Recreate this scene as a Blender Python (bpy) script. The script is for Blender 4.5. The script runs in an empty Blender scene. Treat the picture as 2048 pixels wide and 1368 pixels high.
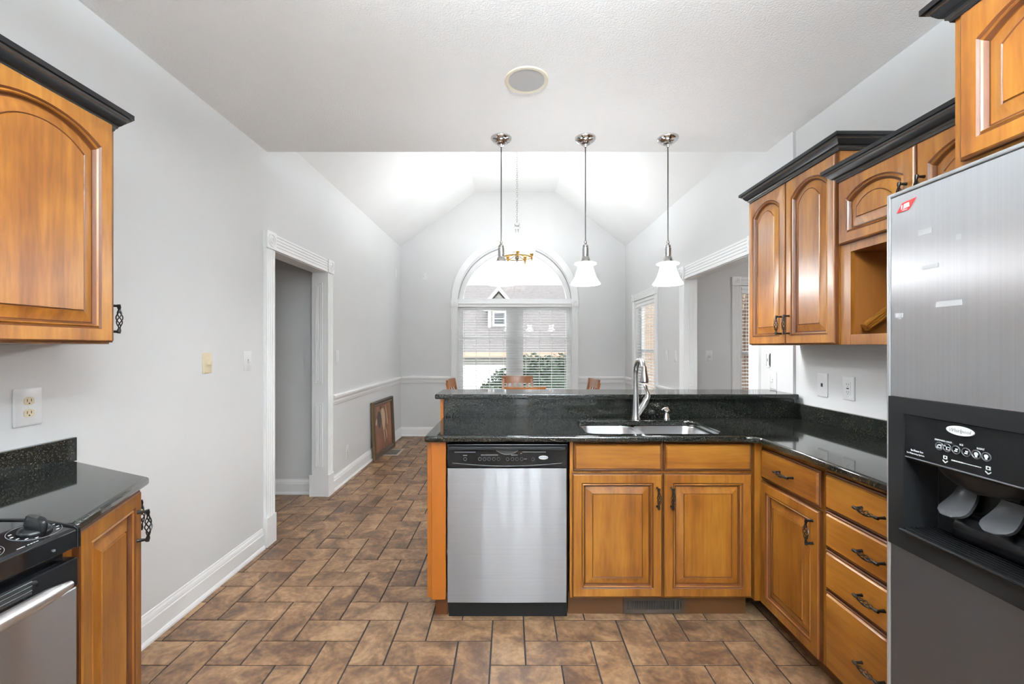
import bpy, bmesh, math, random
from mathutils import Vector, Matrix
random.seed(7)
S = bpy.context.scene
COL = S.collection
PI = math.pi

# ------------------------------------------------------------------ camera, world, exposure
CAMH = 1.375
cam_d = bpy.data.cameras.new('camera'); cam = bpy.data.objects.new('camera', cam_d); COL.objects.link(cam)
cam.location = (0, 0, CAMH); cam.rotation_euler = (PI/2, 0, 0)
cam_d.sensor_width = 36; cam_d.lens = 865/2048*36
cam_d.shift_x = 4/2048; cam_d.shift_y = 10/2048
cam_d.clip_start = 0.02; cam_d.clip_end = 200
S.camera = cam
S.view_settings.view_transform = 'Standard'; S.view_settings.look = 'None'
S.view_settings.exposure = 0.94; S.view_settings.gamma = 1.0
S.view_settings.use_curve_mapping = False

W = bpy.data.worlds.new('overcast_sky'); S.world = W; W.use_nodes = True
wn = W.node_tree.nodes; wl = W.node_tree.links; wn.clear()
wo = wn.new('ShaderNodeOutputWorld'); wb = wn.new('ShaderNodeBackground')
wtc = wn.new('ShaderNodeTexCoord'); wno = wn.new('ShaderNodeTexNoise'); wr = wn.new('ShaderNodeValToRGB')
wno.inputs['Scale'].default_value = 1.6; wno.inputs['Detail'].default_value = 4
wl.new(wtc.outputs['Generated'], wno.inputs['Vector']); wl.new(wno.outputs['Fac'], wr.inputs['Fac'])
wr.color_ramp.elements[0].color = (.86, .92, 1, 1); wr.color_ramp.elements[1].color = (1, 1, 1, 1)
wl.new(wr.outputs['Color'], wb.inputs['Color']); wb.inputs['Strength'].default_value = 2.0
wl.new(wb.outputs[0], wo.inputs['Surface'])

ADDED_LIGHT_DOWN = 26.0      # radiance of the added kitchen fixtures' lower diffusers
ADDED_LIGHT_UP = 122.0        # radiance of their upper side, added to brighten the ceiling
PENDANT_GLOW = 13.0
PENDANT_BULB = 6.2
CHAND_GLOW = 0.8
CHAND_BULB = 7.5

# ------------------------------------------------------------------ materials
def nt(name):
    m = bpy.data.materials.new(name); m.use_nodes = True
    n = m.node_tree.nodes; l = m.node_tree.links
    return m, n, l, n['Principled BSDF']
def mat(name, col, rough=.5, metal=0, spec=.5, coat=0, aniso=0, emis=None, estr=0, bump=None):
    m, n, l, b = nt(name)
    b.inputs['Base Color'].default_value = (*col, 1); b.inputs['Roughness'].default_value = rough
    b.inputs['Metallic'].default_value = metal; b.inputs['Specular IOR Level'].default_value = spec
    b.inputs['Coat Weight'].default_value = coat; b.inputs['Coat Roughness'].default_value = .12
    if emis:
        b.inputs['Emission Color'].default_value = (*emis, 1); b.inputs['Emission Strength'].default_value = estr
    tc = n.new('ShaderNodeTexCoord')
    # slight procedural variation of tone and roughness on every surface
    no = n.new('ShaderNodeTexNoise'); no.inputs['Scale'].default_value = 3.0; no.inputs['Detail'].default_value = 3
    l.new(tc.outputs['Object'], no.inputs['Vector'])
    mx = n.new('ShaderNodeMix'); mx.data_type = 'RGBA'
    mx.inputs[6].default_value = (*[c*.97 for c in col], 1); mx.inputs[7].default_value = (*[min(1, c*1.03) for c in col], 1)
    l.new(no.outputs['Fac'], mx.inputs[0]); l.new(mx.outputs[2], b.inputs['Base Color'])
    if bump:
        sc, st, dist = bump
        bn = n.new('ShaderNodeTexNoise'); bn.inputs['Scale'].default_value = sc; bn.inputs['Detail'].default_value = 4
        l.new(tc.outputs['Object'], bn.inputs['Vector'])
        bp = n.new('ShaderNodeBump'); bp.inputs['Strength'].default_value = st; bp.inputs['Distance'].default_value = dist
        l.new(bn.outputs['Fac'], bp.inputs['Height']); l.new(bp.outputs[0], b.inputs['Normal'])
    return m
def ramp(n, stops):
    r = n.new('ShaderNodeValToRGB'); e = r.color_ramp.elements
    while len(e) < len(stops): e.new(.5)
    for el, (p, c) in zip(e, stops): el.position = p; el.color = (*c, 1)
    return r
def wood(name, stops, axis='z', rough=.36, scale=1.0, coat=.18):
    m, n, l, b = nt(name)
    tc = n.new('ShaderNodeTexCoord'); oi = n.new('ShaderNodeObjectInfo')
    ml = n.new('ShaderNodeMath'); ml.operation = 'MULTIPLY'; ml.inputs[1].default_value = 37.0
    l.new(oi.outputs['Random'], ml.inputs[0])
    ad = n.new('ShaderNodeVectorMath'); ad.operation = 'ADD'
    l.new(tc.outputs['Object'], ad.inputs[0]); l.new(ml.outputs[0], ad.inputs[1])
    mp = n.new('ShaderNodeMapping')
    sc = {'z': (9, 9, .9), 'x': (.9, 9, 9), 'y': (9, .9, 9)}[axis]
    mp.inputs['Scale'].default_value = [s*scale for s in sc]
    l.new(ad.outputs[0], mp.inputs['Vector'])
    n1 = n.new('ShaderNodeTexNoise'); n1.inputs['Scale'].default_value = 1.0; n1.inputs['Detail'].default_value = 5; n1.inputs['Distortion'].default_value = .6
    l.new(mp.outputs[0], n1.inputs['Vector'])
    n2 = n.new('ShaderNodeTexNoise'); n2.inputs['Scale'].default_value = 9.0; n2.inputs['Detail'].default_value = 4
    l.new(mp.outputs[0], n2.inputs['Vector'])
    n3 = n.new('ShaderNodeTexNoise'); n3.inputs['Scale'].default_value = 4.5; n3.inputs['Detail'].default_value = 2
    l.new(ad.outputs[0], n3.inputs['Vector'])
    a1 = n.new('ShaderNodeMath'); a1.operation = 'MULTIPLY_ADD'; a1.inputs[1].default_value = .35
    l.new(n2.outputs['Fac'], a1.inputs[0]); l.new(n1.outputs['Fac'], a1.inputs[2])
    a2 = n.new('ShaderNodeMath'); a2.operation = 'MULTIPLY_ADD'; a2.inputs[1].default_value = .45
    l.new(n3.outputs['Fac'], a2.inputs[0]); l.new(a1.outputs[0], a2.inputs[2])
    a3 = n.new('ShaderNodeMath'); a3.operation = 'MULTIPLY'; a3.inputs[1].default_value = .556
    l.new(a2.outputs[0], a3.inputs[0])
    r = ramp(n, stops); l.new(a3.outputs[0], r.inputs['Fac']); l.new(r.outputs[0], b.inputs['Base Color'])
    b.inputs['Roughness'].default_value = rough; b.inputs['Coat Weight'].default_value = coat; b.inputs['Coat Roughness'].default_value = .28
    return m
def granite(name):
    m, n, l, b = nt(name)
    tc = n.new('ShaderNodeTexCoord')
    v = n.new('ShaderNodeTexVoronoi'); v.inputs['Scale'].default_value = 380
    l.new(tc.outputs['Object'], v.inputs['Vector'])
    n1 = n.new('ShaderNodeTexNoise'); n1.inputs['Scale'].default_value = 14; n1.inputs['Detail'].default_value = 3
    l.new(tc.outputs['Object'], n1.inputs['Vector'])
    sx = n.new('ShaderNodeSeparateColor'); l.new(v.outputs['Color'], sx.inputs[0])
    ad = n.new('ShaderNodeMath'); ad.operation = 'MULTIPLY_ADD'; ad.inputs[1].default_value = .5
    l.new(n1.outputs['Fac'], ad.inputs[0]); l.new(sx.outputs[0], ad.inputs[2])
    r = ramp(n, [(0, (.006, .007, .007)), (.62, (.010, .012, .011)), (.84, (.015, .016, .014)), (.95, (.021, .021, .017)), (1.0, (.036, .032, .022))])
    mm = n.new('ShaderNodeMath'); mm.operation = 'MULTIPLY'; mm.inputs[1].default_value = .83
    l.new(ad.outputs[0], mm.inputs[0]); l.new(mm.outputs[0], r.inputs['Fac'])
    v2 = n.new('ShaderNodeTexVoronoi'); v2.inputs['Scale'].default_value = 290
    l.new(tc.outputs['Object'], v2.inputs['Vector'])
    s2 = n.new('ShaderNodeSeparateColor'); l.new(v2.outputs['Color'], s2.inputs[0])
    r2 = ramp(n, [(0, (0, 0, 0)), (.955, (0, 0, 0)), (.975, (1, 1, 1))]); l.new(s2.outputs[1], r2.inputs['Fac'])
    mx = n.new('ShaderNodeMix'); mx.data_type = 'RGBA'; mx.inputs[7].default_value = (.06, .046, .024, 1)
    l.new(r2.outputs[0], mx.inputs[0]); l.new(r.outputs[0], mx.inputs[6]); l.new(mx.outputs[2], b.inputs['Base Color'])
    b.inputs['Roughness'].default_value = .055; b.inputs['Specular IOR Level'].default_value = .55
    return m
def steel(name, col=(.60, .60, .61), rough=.30, grain='x', aniso=.75):
    m, n, l, b = nt(name)
    tc = n.new('ShaderNodeTexCoord'); mp = n.new('ShaderNodeMapping')
    mp.inputs['Scale'].default_value = {'x': (1.5, 300, 300), 'z': (300, 300, 1.5), 'y': (300, 1.5, 300)}[grain]
    l.new(tc.outputs['Object'], mp.inputs['Vector'])
    no = n.new('ShaderNodeTexNoise'); no.inputs['Scale'].default_value = 1; no.inputs['Detail'].default_value = 3
    l.new(mp.outputs[0], no.inputs['Vector'])
    mx = n.new('ShaderNodeMix'); mx.data_type = 'RGBA'
    mx.inputs[6].default_value = (*[c*.92 for c in col], 1); mx.inputs[7].default_value = (*[min(1, c*1.08) for c in col], 1)
    l.new(no.outputs['Fac'], mx.inputs[0]); l.new(mx.outputs[2], b.inputs['Base Color'])
    b.inputs['Metallic'].default_value = 1; b.inputs['Roughness'].default_value = rough
    if aniso:
        b.inputs['Anisotropic'].default_value = aniso
        vt = n.new('ShaderNodeVectorTransform'); vt.vector_type = 'VECTOR'; vt.convert_from = 'OBJECT'; vt.convert_to = 'WORLD'
        vt.inputs[0].default_value = (0, 0, 1) if grain == 'x' else (1, 0, 0)
        l.new(vt.outputs[0], b.inputs['Tangent'])
        wm = n.new('ShaderNodeMapping'); wm.inputs['Scale'].default_value = (9, 9, .7) if grain == 'x' else (.8, .8, 3)
        l.new(tc.outputs['Object'], wm.inputs['Vector'])
        wv = n.new('ShaderNodeTexNoise'); wv.inputs['Scale'].default_value = 1; wv.inputs['Detail'].default_value = 1
        l.new(wm.outputs[0], wv.inputs['Vector'])
        bp = n.new('ShaderNodeBump'); bp.inputs['Strength'].default_value = .5; bp.inputs['Distance'].default_value = .008 if grain == 'x' else .0015
        l.new(wv.outputs['Fac'], bp.inputs['Height']); l.new(bp.outputs[0], b.inputs['Normal'])
    return m
def glass(name):
    m, n, l, b = nt(name); n.remove(b)
    out = n['Material Output']
    t = n.new('ShaderNodeBsdfTransparent'); t.inputs[0].default_value = (.97, .985, .98, 1)
    g = n.new('ShaderNodeBsdfGlossy'); g.inputs['Roughness'].default_value = 0.0
    lw = n.new('ShaderNodeFresnel'); lw.inputs[0].default_value = 1.6
    mx = n.new('ShaderNodeMixShader')
    ge = n.new('ShaderNodeNewGeometry'); inv = n.new('ShaderNodeMath'); inv.operation = 'SUBTRACT'; inv.inputs[0].default_value = 1
    l.new(ge.outputs['Backfacing'], inv.inputs[1])
    fm = n.new('ShaderNodeMath'); fm.operation = 'MULTIPLY'; l.new(lw.outputs[0], fm.inputs[0]); l.new(inv.outputs[0], fm.inputs[1])
    l.new(fm.outputs[0], mx.inputs[0]); l.new(t.outputs[0], mx.inputs[1]); l.new(g.outputs[0], mx.inputs[2])
    l.new(mx.outputs[0], out.inputs['Surface'])
    return m
def tile_mat():
    m, n, l, b = nt('brown_slate_tile')
    tc = n.new('ShaderNodeTexCoord'); at = n.new('ShaderNodeAttribute'); at.attribute_name = 'tile'
    ml = n.new('ShaderNodeVectorMath'); ml.operation = 'SCALE'; ml.inputs['Scale'].default_value = 40
    l.new(at.outputs['Color'], ml.inputs[0])
    ad = n.new('ShaderNodeVectorMath'); ad.operation = 'ADD'
    l.new(tc.outputs['Object'], ad.inputs[0]); l.new(ml.outputs[0], ad.inputs[1])
    n1 = n.new('ShaderNodeTexNoise'); n1.inputs['Scale'].default_value = 6.5; n1.inputs['Detail'].default_value = 7; n1.inputs['Roughness'].default_value = .62; n1.inputs['Distortion'].default_value = .8
    l.new(ad.outputs[0], n1.inputs['Vector'])
    n2 = n.new('ShaderNodeTexNoise'); n2.inputs['Scale'].default_value = 45; n2.inputs['Detail'].default_value = 4
    l.new(ad.outputs[0], n2.inputs['Vector'])
    a = n.new('ShaderNodeMath'); a.operation = 'MULTIPLY_ADD'; a.inputs[1].default_value = .28
    l.new(n2.outputs['Fac'], a.inputs[0]); l.new(n1.outputs['Fac'], a.inputs[2])
    sc = n.new('ShaderNodeSeparateColor'); l.new(at.outputs['Color'], sc.inputs[0])
    a2 = n.new('ShaderNodeMath'); a2.operation = 'MULTIPLY_ADD'; a2.inputs[1].default_value = .10
    l.new(sc.outputs[0], a2.inputs[0]); l.new(a.outputs[0], a2.inputs[2])
    r = ramp(n, [(.44, (.048, .025, .015)), (.58, (.120, .062, .033)), (.70, (.225, .125, .065)), (.86, (.40, .245, .135))])
    l.new(a2.outputs[0], r.inputs['Fac']); l.new(r.outputs[0], b.inputs['Base Color'])
    rr = n.new('ShaderNodeMapRange'); rr.inputs['To Min'].default_value = .30; rr.inputs['To Max'].default_value = .55
    l.new(n1.outputs['Fac'], rr.inputs['Value']); l.new(rr.outputs[0], b.inputs['Roughness'])
    bp = n.new('ShaderNodeBump'); bp.inputs['Strength'].default_value = .35; bp.inputs['Distance'].default_value = .004
    l.new(a.outputs[0], bp.inputs['Height']); l.new(bp.outputs[0], b.inputs['Normal'])
    return m
def stripes_mat(name, c1, c2, axis, freq, rough=.6, brick=False, mortar=None):
    m, n, l, b = nt(name); tc = n.new('ShaderNodeTexCoord')
    if brick:
        t = n.new('ShaderNodeTexBrick'); mp = n.new('ShaderNodeMapping'); mp.inputs['Rotation'].default_value = (PI/2, 0, 0)
        l.new(tc.outputs['Object'], mp.inputs['Vector']); l.new(mp.outputs[0], t.inputs['Vector'])
        t.inputs['Color1'].default_value = (*c1, 1); t.inputs['Color2'].default_value = (*c2, 1); t.inputs['Mortar'].default_value = (*mortar, 1)
        t.inputs['Scale'].default_value = freq
        l.new(t.outputs['Color'], b.inputs['Base Color'])
    else:
        sp = n.new('ShaderNodeSeparateXYZ'); l.new(tc.outputs['Object'], sp.inputs[0])
        f = n.new('ShaderNodeMath'); f.operation = 'MULTIPLY'; f.inputs[1].default_value = freq
        l.new(sp.outputs[axis], f.inputs[0])
        fr = n.new('ShaderNodeMath'); fr.operation = 'FRACT'; l.new(f.outputs[0], fr.inputs[0])
        r = ramp(n, [(0, c2), (.12, c2), (.16, c1), (1, c1)]); l.new(fr.outputs[0], r.inputs['Fac'])
        no = n.new('ShaderNodeTexNoise'); no.inputs['Scale'].default_value = 8; no.inputs['Detail'].default_value = 5
        l.new(tc.outputs['Object'], no.inputs['Vector'])
        mx = n.new('ShaderNodeMix'); mx.data_type = 'RGBA'; mx.blend_type = 'MULTIPLY'; mx.inputs[0].default_value = .5
        l.new(r.outputs[0], mx.inputs[6]); l.new(no.outputs['Fac'], mx.inputs[7]); l.new(mx.outputs[2], b.inputs['Base Color'])
    b.inputs['Roughness'].default_value = rough
    return m

HONEY = [(.36, (.125, .036, .0040)), (.47, (.215, .074, .0080)), (.58, (.31, .122, .0145)), (.72, (.42, .185, .029))]
M = dict(
    wall=mat('pale_gray_wall_paint', (.72, .72, .72), .55, spec=.3),
    ceil=mat('white_textured_ceiling_paint', (.92, .92, .92), .8, spec=.2, bump=(130, .6, .005)),
    vault=mat('smooth_white_ceiling_paint', (.86, .86, .855), .7, spec=.2),
    trim=mat('white_trim_paint', (.90, .90, .90), .32),
    grout=mat('dark_gray_grout', (.032, .030, .030), .9, spec=.1),
    tile=tile_mat(),
    wood=wood('honey_maple_upright_grain', HONEY, 'z'),
    woodx=wood('honey_maple_level_grain', HONEY, 'x'),
    panel=wood('honey_maple_end_panel', [(.3, (.25, .066, .003)), (.7, (.32, .092, .005))], 'z'),
    kick=wood('shade_darkened_toe_kick', [(.35, (.075, .028, .007)), (.7, (.12, .045, .011))], 'x', rough=.4),  # shade of the toe space put into a darker wood color
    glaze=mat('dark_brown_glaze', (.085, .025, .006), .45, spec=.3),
    inside=wood('maple_interior', [(.35, (.18, .06, .011)), (.7, (.27, .10, .02))], 'z', rough=.4),
    crown=mat('black_painted_molding', (.008, .008, .009), .30, spec=.35),
    worn=mat('rubbed_through_black_edge', (.16, .115, .08), .35),
    granite=granite('black_granite'),
    iron=mat('black_wrought_iron', (.018, .015, .014), .35, metal=.6),
    steel=steel('brushed_steel_level_grain', (.35, .35, .362), .33, 'x', .97),
    steelv=steel('brushed_steel_upright_grain', (.55, .55, .565), .40, 'z', .97),
    sinkm=steel('satin_sink_steel', (.74, .74, .75), .28, 'x', aniso=0),
    nickel=mat('brushed_nickel', (.52, .51, .50), .24, metal=1),
    rodm=mat('dark_bronze_rod', (.10, .095, .09), .35, metal=.8),
    chrome=mat('polished_nickel', (.66, .65, .64), .12, metal=1),
    brass=mat('warm_brass_finish', (.66, .42, .13), .28, metal=1),
    edge=mat('silver_painted_edge', (.50, .51, .52), .35, metal=.6),
    blk=mat('black_plastic', (.007, .007, .0075), .24, spec=.22),
    blkm=mat('matte_black_plastic', (.009, .009, .0095), .42, spec=.2),
    blkglass=mat('black_glass', (.008, .008, .009), .06),
    dgray=mat('dark_gray_plastic', (.07, .07, .075), .32),
    shade=mat('white_opal_glass_lit', (.9, .88, .84), .3, emis=(.93, .97, 1.0), estr=PENDANT_GLOW),
    cshade=mat('cream_opal_glass_lit', (.9, .86, .78), .3, emis=(1.0, .90, .70), estr=CHAND_GLOW),
    diffuser=mat('added_fixture_diffuser', (.9, .9, .9), .4, emis=(.82, .935, 1.0), estr=ADDED_LIGHT_DOWN),
    updiff=mat('added_fixture_upper_side', (.9, .9, .9), .4, emis=(.82, .935, 1.0), estr=ADDED_LIGHT_UP),
    dome=mat('added_dome_glass', (.9, .9, .9), .4, emis=(1, .98, .95), estr=34.0),
    plate=mat('white_plastic_plate', (.80, .80, .80), .30),
    ivory=mat('ivory_plastic_plate', (.72, .62, .44), .30),
    slot=mat('dark_slot', (.02, .02, .02), .5),
    blind=mat('white_blind_slat', (.90, .90, .89), .40),
    glass=glass('window_glass'),
    white=mat('white_print', (.85, .85, .85), .4),
    grayp=mat('gray_print', (.35, .35, .36), .4),
    red=mat('red_sticker', (.75, .03, .03), .4),
    film=mat('clear_tape_residue', (.62, .62, .63), .5, metal=.6),
    chair=wood('orange_brown_chair_wood', [(.35, (.22, .07, .016)), (.7, (.38, .14, .035))], 'x'),
    frame=wood('dark_walnut_frame', [(.35, (.045, .025, .014)), (.7, (.11, .065, .035))], 'x', rough=.4),
    gilt=mat('old_bronze_frame_edge', (.16, .10, .045), .4, metal=.3),
    canvas=wood('russet_painted_canvas', [(.34, (.06, .022, .014)), (.48, (.20, .078, .038)), (.66, (.40, .17, .08))], 'z', scale=.35, rough=.5, coat=.1),
    cream=mat('cream_paint', (.55, .40, .26), .5),
    umber=mat('umber_paint', (.045, .030, .028), .5),
    vent=mat('beige_vent_metal', (.42, .36, .29), .5),
    speaker=mat('gray_speaker_cloth', (.52, .52, .52), .8),
    rim=mat('cream_speaker_rim', (.80, .74, .60), .4),
    shingle=stripes_mat('gray_roof_shingles', (.27, .24, .235), (.17, .15, .148), 2, 9),
    siding=stripes_mat('white_lap_siding', (.50, .48, .44), (.33, .32, .295), 2, 7),
    hwhite=mat('white_house_trim', (.9, .9, .9), .5),
    fascia=mat('tan_gutter', (.62, .45, .32), .5),
    soffit=mat('gray_brown_soffit', (.22, .16, .13), .6),
    dglass=mat('dark_house_glass', (.10, .11, .12), .1),
    brick=stripes_mat('tan_brick', (.40, .27, .18), (.32, .21, .135), 2, 3.2, brick=True, mortar=(.43, .36, .29)),
    leaf=mat('dark_green_leaf', (.030, .055, .030), .5),
    leafl=mat('mid_green_leaf', (.075, .115, .060), .5),
    bark=mat('gray_brown_bark', (.13, .085, .06), .9, bump=(20, .6, .02)),
    litter=mat('brown_leaf_litter', (.24, .15, .095), .95, bump=(15, .8, .05)),
    lawn=mat('pale_winter_ground', (.22, .21, .18), .95, bump=(40, .5, .02)),
)

# ------------------------------------------------------------------ mesh helpers
class MB:
    def __init__(s): s.v = []; s.f = []; s.m = []; s.M = Matrix.Identity(4); s.tile = None
    def add(s, vs, fs, m=0):
        o = len(s.v); s.v += [s.M @ Vector(p) for p in vs]
        for f in fs: s.f.append([i+o for i in f]); s.m.append(m)
    def box(s, x0, x1, y0, y1, z0, z1, m=0):
        x0, x1 = min(x0, x1), max(x0, x1); y0, y1 = min(y0, y1), max(y0, y1); z0, z1 = min(z0, z1), max(z0, z1)
        s.add([(x0,y0,z0),(x1,y0,z0),(x1,y1,z0),(x0,y1,z0),(x0,y0,z1),(x1,y0,z1),(x1,y1,z1),(x0,y1,z1)],
              [(3,2,1,0),(4,5,6,7),(0,1,5,4),(1,2,6,5),(2,3,7,6),(3,0,4,7)], m); return s
    def prism(s, poly, axis, a, b, m=0):
        """poly: 2D points (CCW); axis z: (x,y); y: (x,z); x: (y,z)"""
        def P(p, t): return {'z': (p[0], p[1], t), 'y': (p[0], t, p[1]), 'x': (t, p[0], p[1])}[axis]
        n = len(poly); vs = [P(p, a) for p in poly] + [P(p, b) for p in poly]
        fs = [tuple(range(n))[::-1], tuple(range(n, 2*n))] + [(i, (i+1) % n, n+(i+1) % n, n+i) for i in range(n)]
        s.add(vs, fs, m); return s
    def loops(s, ls, cap0=True, cap1=True, mats=None, closed=True):
        n = len(ls[0]); vs = [p for L in ls for p in L]; 
        o = len(s.v); s.v += [s.M @ Vector(p) for p in vs]
        for k in range(len(ls)-1):
            for i in range(n if closed else n-1):
                j = (i+1) % n
                s.f.append([o+k*n+i, o+k*n+j, o+(k+1)*n+j, o+(k+1)*n+i]); s.m.append(mats[k] if mats else 0)
        if cap0: s.f.append([o+i for i in range(n)][::-1]); s.m.append(mats[0] if mats else 0)
        if cap1: s.f.append([o+(len(ls)-1)*n+i for i in range(n)]); s.m.append(mats[-1] if mats else 0)
        return s
    def lathe(s, prof, c=(0,0,0), n=24, axis='z', m=0, cap=True):
        ls = []
        for r, z in prof:
            L = []
            for i in range(n):
                a = 2*PI*i/n; x, y = r*math.cos(a), r*math.sin(a)
                p = {'z': (x, y, z), 'y': (x, z, -y), 'x': (z, x, y), }[axis]
                L.append((c[0]+p[0], c[1]+p[1], c[2]+p[2]))
            ls.append(L)
        s.loops(ls, cap, cap, [m]*len(ls)); return s
    def tube(s, pts, r, n=8, m=0, cap=True):
        pts = [Vector(p) for p in pts]; rs = r if isinstance(r, (list, tuple)) else [r]*len(pts)
        ls = []; up = None
        for i, p in enumerate(pts):
            t = (pts[min(i+1, len(pts)-1)] - pts[max(i-1, 0)]).normalized()
            if up is None:
                up = Vector((0,0,1)) if abs(t.z) < .9 else Vector((1,0,0))
            u = t.cross(up)
            if u.length < 1e-5: u = t.cross(Vector((0,1,0)))
            u.normalize(); w = u.cross(t).normalized(); up = w
            ls.append([p + (u*math.cos(2*PI*k/n) + w*math.sin(2*PI*k/n))*rs[i] for k in range(n)])
        s.loops(ls, cap, cap, [m]*len(ls)); return s
    def torus(s, c, R, r, axis='z', n=32, k=8, m=0, sy=1.0):
        pts = []
        o = len(s.v)
        for i in range(n):
            a = 2*PI*i/n
            for j in range(k):
                b = 2*PI*j/k; rr = R + r*math.cos(b)
                x, y, z = rr*math.cos(a), rr*math.sin(a)*sy, r*math.sin(b)
                p = {'z': (x, y, z), 'y': (x, z, y), 'x': (z, x, y)}[axis]
                s.v.append(s.M @ Vector((c[0]+p[0], c[1]+p[1], c[2]+p[2])))
        for i in range(n):
            for j in range(k):
                s.f.append([o+i*k+j, o+((i+1) % n)*k+j, o+((i+1) % n)*k+(j+1) % k, o+i*k+(j+1) % k]); s.m.append(m)
        return s
    def mesh(s, name, mats, smooth=None):
        me = bpy.data.meshes.new(name); me.from_pydata([tuple(p) for p in s.v], [], s.f)
        for mm in mats: me.materials.append(mm)
        me.polygons.foreach_set('material_index', s.m)
        bm = bmesh.new(); bm.from_mesh(me); bmesh.ops.recalc_face_normals(bm, faces=bm.faces); bm.to_mesh(me); bm.free()
        if smooth is not None:
            me.polygons.foreach_set('use_smooth', [True]*len(me.polygons)); me.set_sharp_from_angle(angle=math.radians(smooth))
        me.update(); return me
    def build(s, name, mats, parent=None, loc=(0,0,0), rot=(0,0,0), smooth=None, bevel=None):
        mats = mats if isinstance(mats, (list, tuple)) else [mats]
        o = bpy.data.objects.new(name, s.mesh(name, mats, smooth)); COL.objects.link(o)
        if parent: o.parent = parent
        o.location = loc; o.rotation_euler = rot
        if bevel:
            b = o.modifiers.new('edge', 'BEVEL'); b.width = bevel; b.segments = 2; b.limit_method = 'ANGLE'; b.angle_limit = math.radians(40)
        return o
def tag(o, label, cat, group=None):
    o['label'] = label; o['category'] = cat
    if group: o['group'] = group
    return o
def thing(name, label, cat, loc=(0,0,0), rz=0, group=None):
    o = bpy.data.objects.new(name, None); COL.objects.link(o); o.empty_display_size = .05
    o.location = loc; o.rotation_euler = (0, 0, math.radians(rz)); return tag(o, label, cat, group)
def struct(o):
    o['kind'] = 'structure'; return o
def kids(o): return [c for c in COL.objects if c.parent == o]
def dup(o, loc=None, rz=None, label=None):
    c = o.copy(); COL.objects.link(c)
    if loc is not None: c.location = loc
    if rz is not None: c.rotation_euler = (0, 0, math.radians(rz))
    if label: c['label'] = label
    for k in kids(o):
        d = k.copy(); COL.objects.link(d); d.parent = c
        for g in kids(k):
            e = g.copy(); COL.objects.link(e); e.parent = d
    return c
def fill_poly(outer, holes, z0, z1):
    """a slab with holes, extruded in z; returns (verts, faces)"""
    bm = bmesh.new(); ed = []
    for ring in [outer] + holes:
        vs = [bm.verts.new((p[0], p[1], z0)) for p in ring]
        for i in range(len(vs)): ed.append(bm.edges.new((vs[i], vs[(i+1) % len(vs)])))
    bmesh.ops.triangle_fill(bm, edges=ed, use_beauty=True, use_dissolve=False)
    fs = list(bm.faces)
    ex = bmesh.ops.extrude_face_region(bm, geom=fs)
    for g in ex['geom']:
        if isinstance(g, bmesh.types.BMVert): g.co.z = z1
    bm.verts.ensure_lookup_table()
    for i, v in enumerate(bm.verts): v.index = i
    vs = [tuple(v.co) for v in bm.verts]; faces = [[v.index for v in f.verts] for f in bm.faces]; bm.free()
    return vs, faces
def text_part(txt, size, m, name, parent, loc, rot, shear=0, align='CENTER', ext=.0004, sx=1.0):
    cu = bpy.data.curves.new(name, 'FONT'); cu.body = txt; cu.size = size; cu.align_x = align; cu.align_y = 'CENTER'
    cu.shear = shear; cu.extrude = ext; cu.resolution_u = 2
    to = bpy.data.objects.new(name, cu); COL.objects.link(to)
    me = bpy.data.meshes.new_from_object(to.evaluated_get(bpy.context.evaluated_depsgraph_get()))
    bpy.data.objects.remove(to); bpy.data.curves.remove(cu)
    me.materials.clear(); me.materials.append(m)
    o = bpy.data.objects.new(name, me); COL.objects.link(o); o.parent = parent
    o.location = loc; o.rotation_euler = rot; o.scale = (sx, 1, 1)
    return o
UPR = (PI/2, 0, 0)      # text upright, reading from -y

# ------------------------------------------------------------------ room dimensions
XL, XR, XRD = -1.69, 1.80, 1.782      # left wall, right kitchen wall, right dining wall
YB, YJ, YH, YF = -2.6, 2.7235, 3.01, 6.68    # wall behind the camera, jog, end of flat ceiling, gable wall
HC = 2.7325
OL0, OL1 = 3.075, 3.972              # opening in the left wall
OR0, OR1 = 3.195, 4.379              # opening in the right wall
OH = 2.06

# ------------------------------------------------------------------ floor: herringbone tiles
def make_floor():
    s = .1545; X0 = -.3954; Y0 = 2.0245
    b = MB(); g = .0034; cols = []
    x_lo, x_hi, y_lo, y_hi = -4.2, 5.0, YB-.1, YF+.02
    b.box(x_lo, x_hi, y_lo, y_hi, -.08, -.003, 1); cols += [(0, 0, 0)]*6
    rnd = random.Random(3)
    j0 = int((y_lo-Y0)/s)-2; j1 = int((y_hi-Y0)/s)+2
    def tile(xa, xb, ya, yb):
        xa, xb, ya, yb = max(xa, x_lo)+g, min(xb, x_hi)-g, max(ya, y_lo)+g, min(yb, y_hi)-g
        if xb-xa < .01 or yb-ya < .01: return
        e = .0010; c = (rnd.random(), rnd.random(), rnd.random())
        b.add([(xa,ya,-.003),(xb,ya,-.003),(xb,yb,-.003),(xa,yb,-.003),(xa+e,ya+e,0),(xb-e,ya+e,0),(xb-e,yb-e,0),(xa+e,yb-e,0)],
              [(4,5,6,7),(0,1,5,4),(1,2,6,5),(2,3,7,6),(3,0,4,7)], 0)
        cols.extend([c]*5)
    i0 = int((x_lo-X0)/s)-3; i1 = int((x_hi-X0)/s)+3
    for j in range(j0, j1):            # row j spans Y0-s*(j+1)..Y0-s*j ; j=0 is row B, larger = nearer
        y1 = Y0 - s*j; y0 = y1 - s
        for k in range(i0, i1):
            r = (k - 3 + j) % 4
            x = X0 + s*k
            if r == 0: tile(x, x+2*s, y0, y1)
            elif r == 2: tile(x, x+s, y0-s, y1)
    return b, cols
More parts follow.
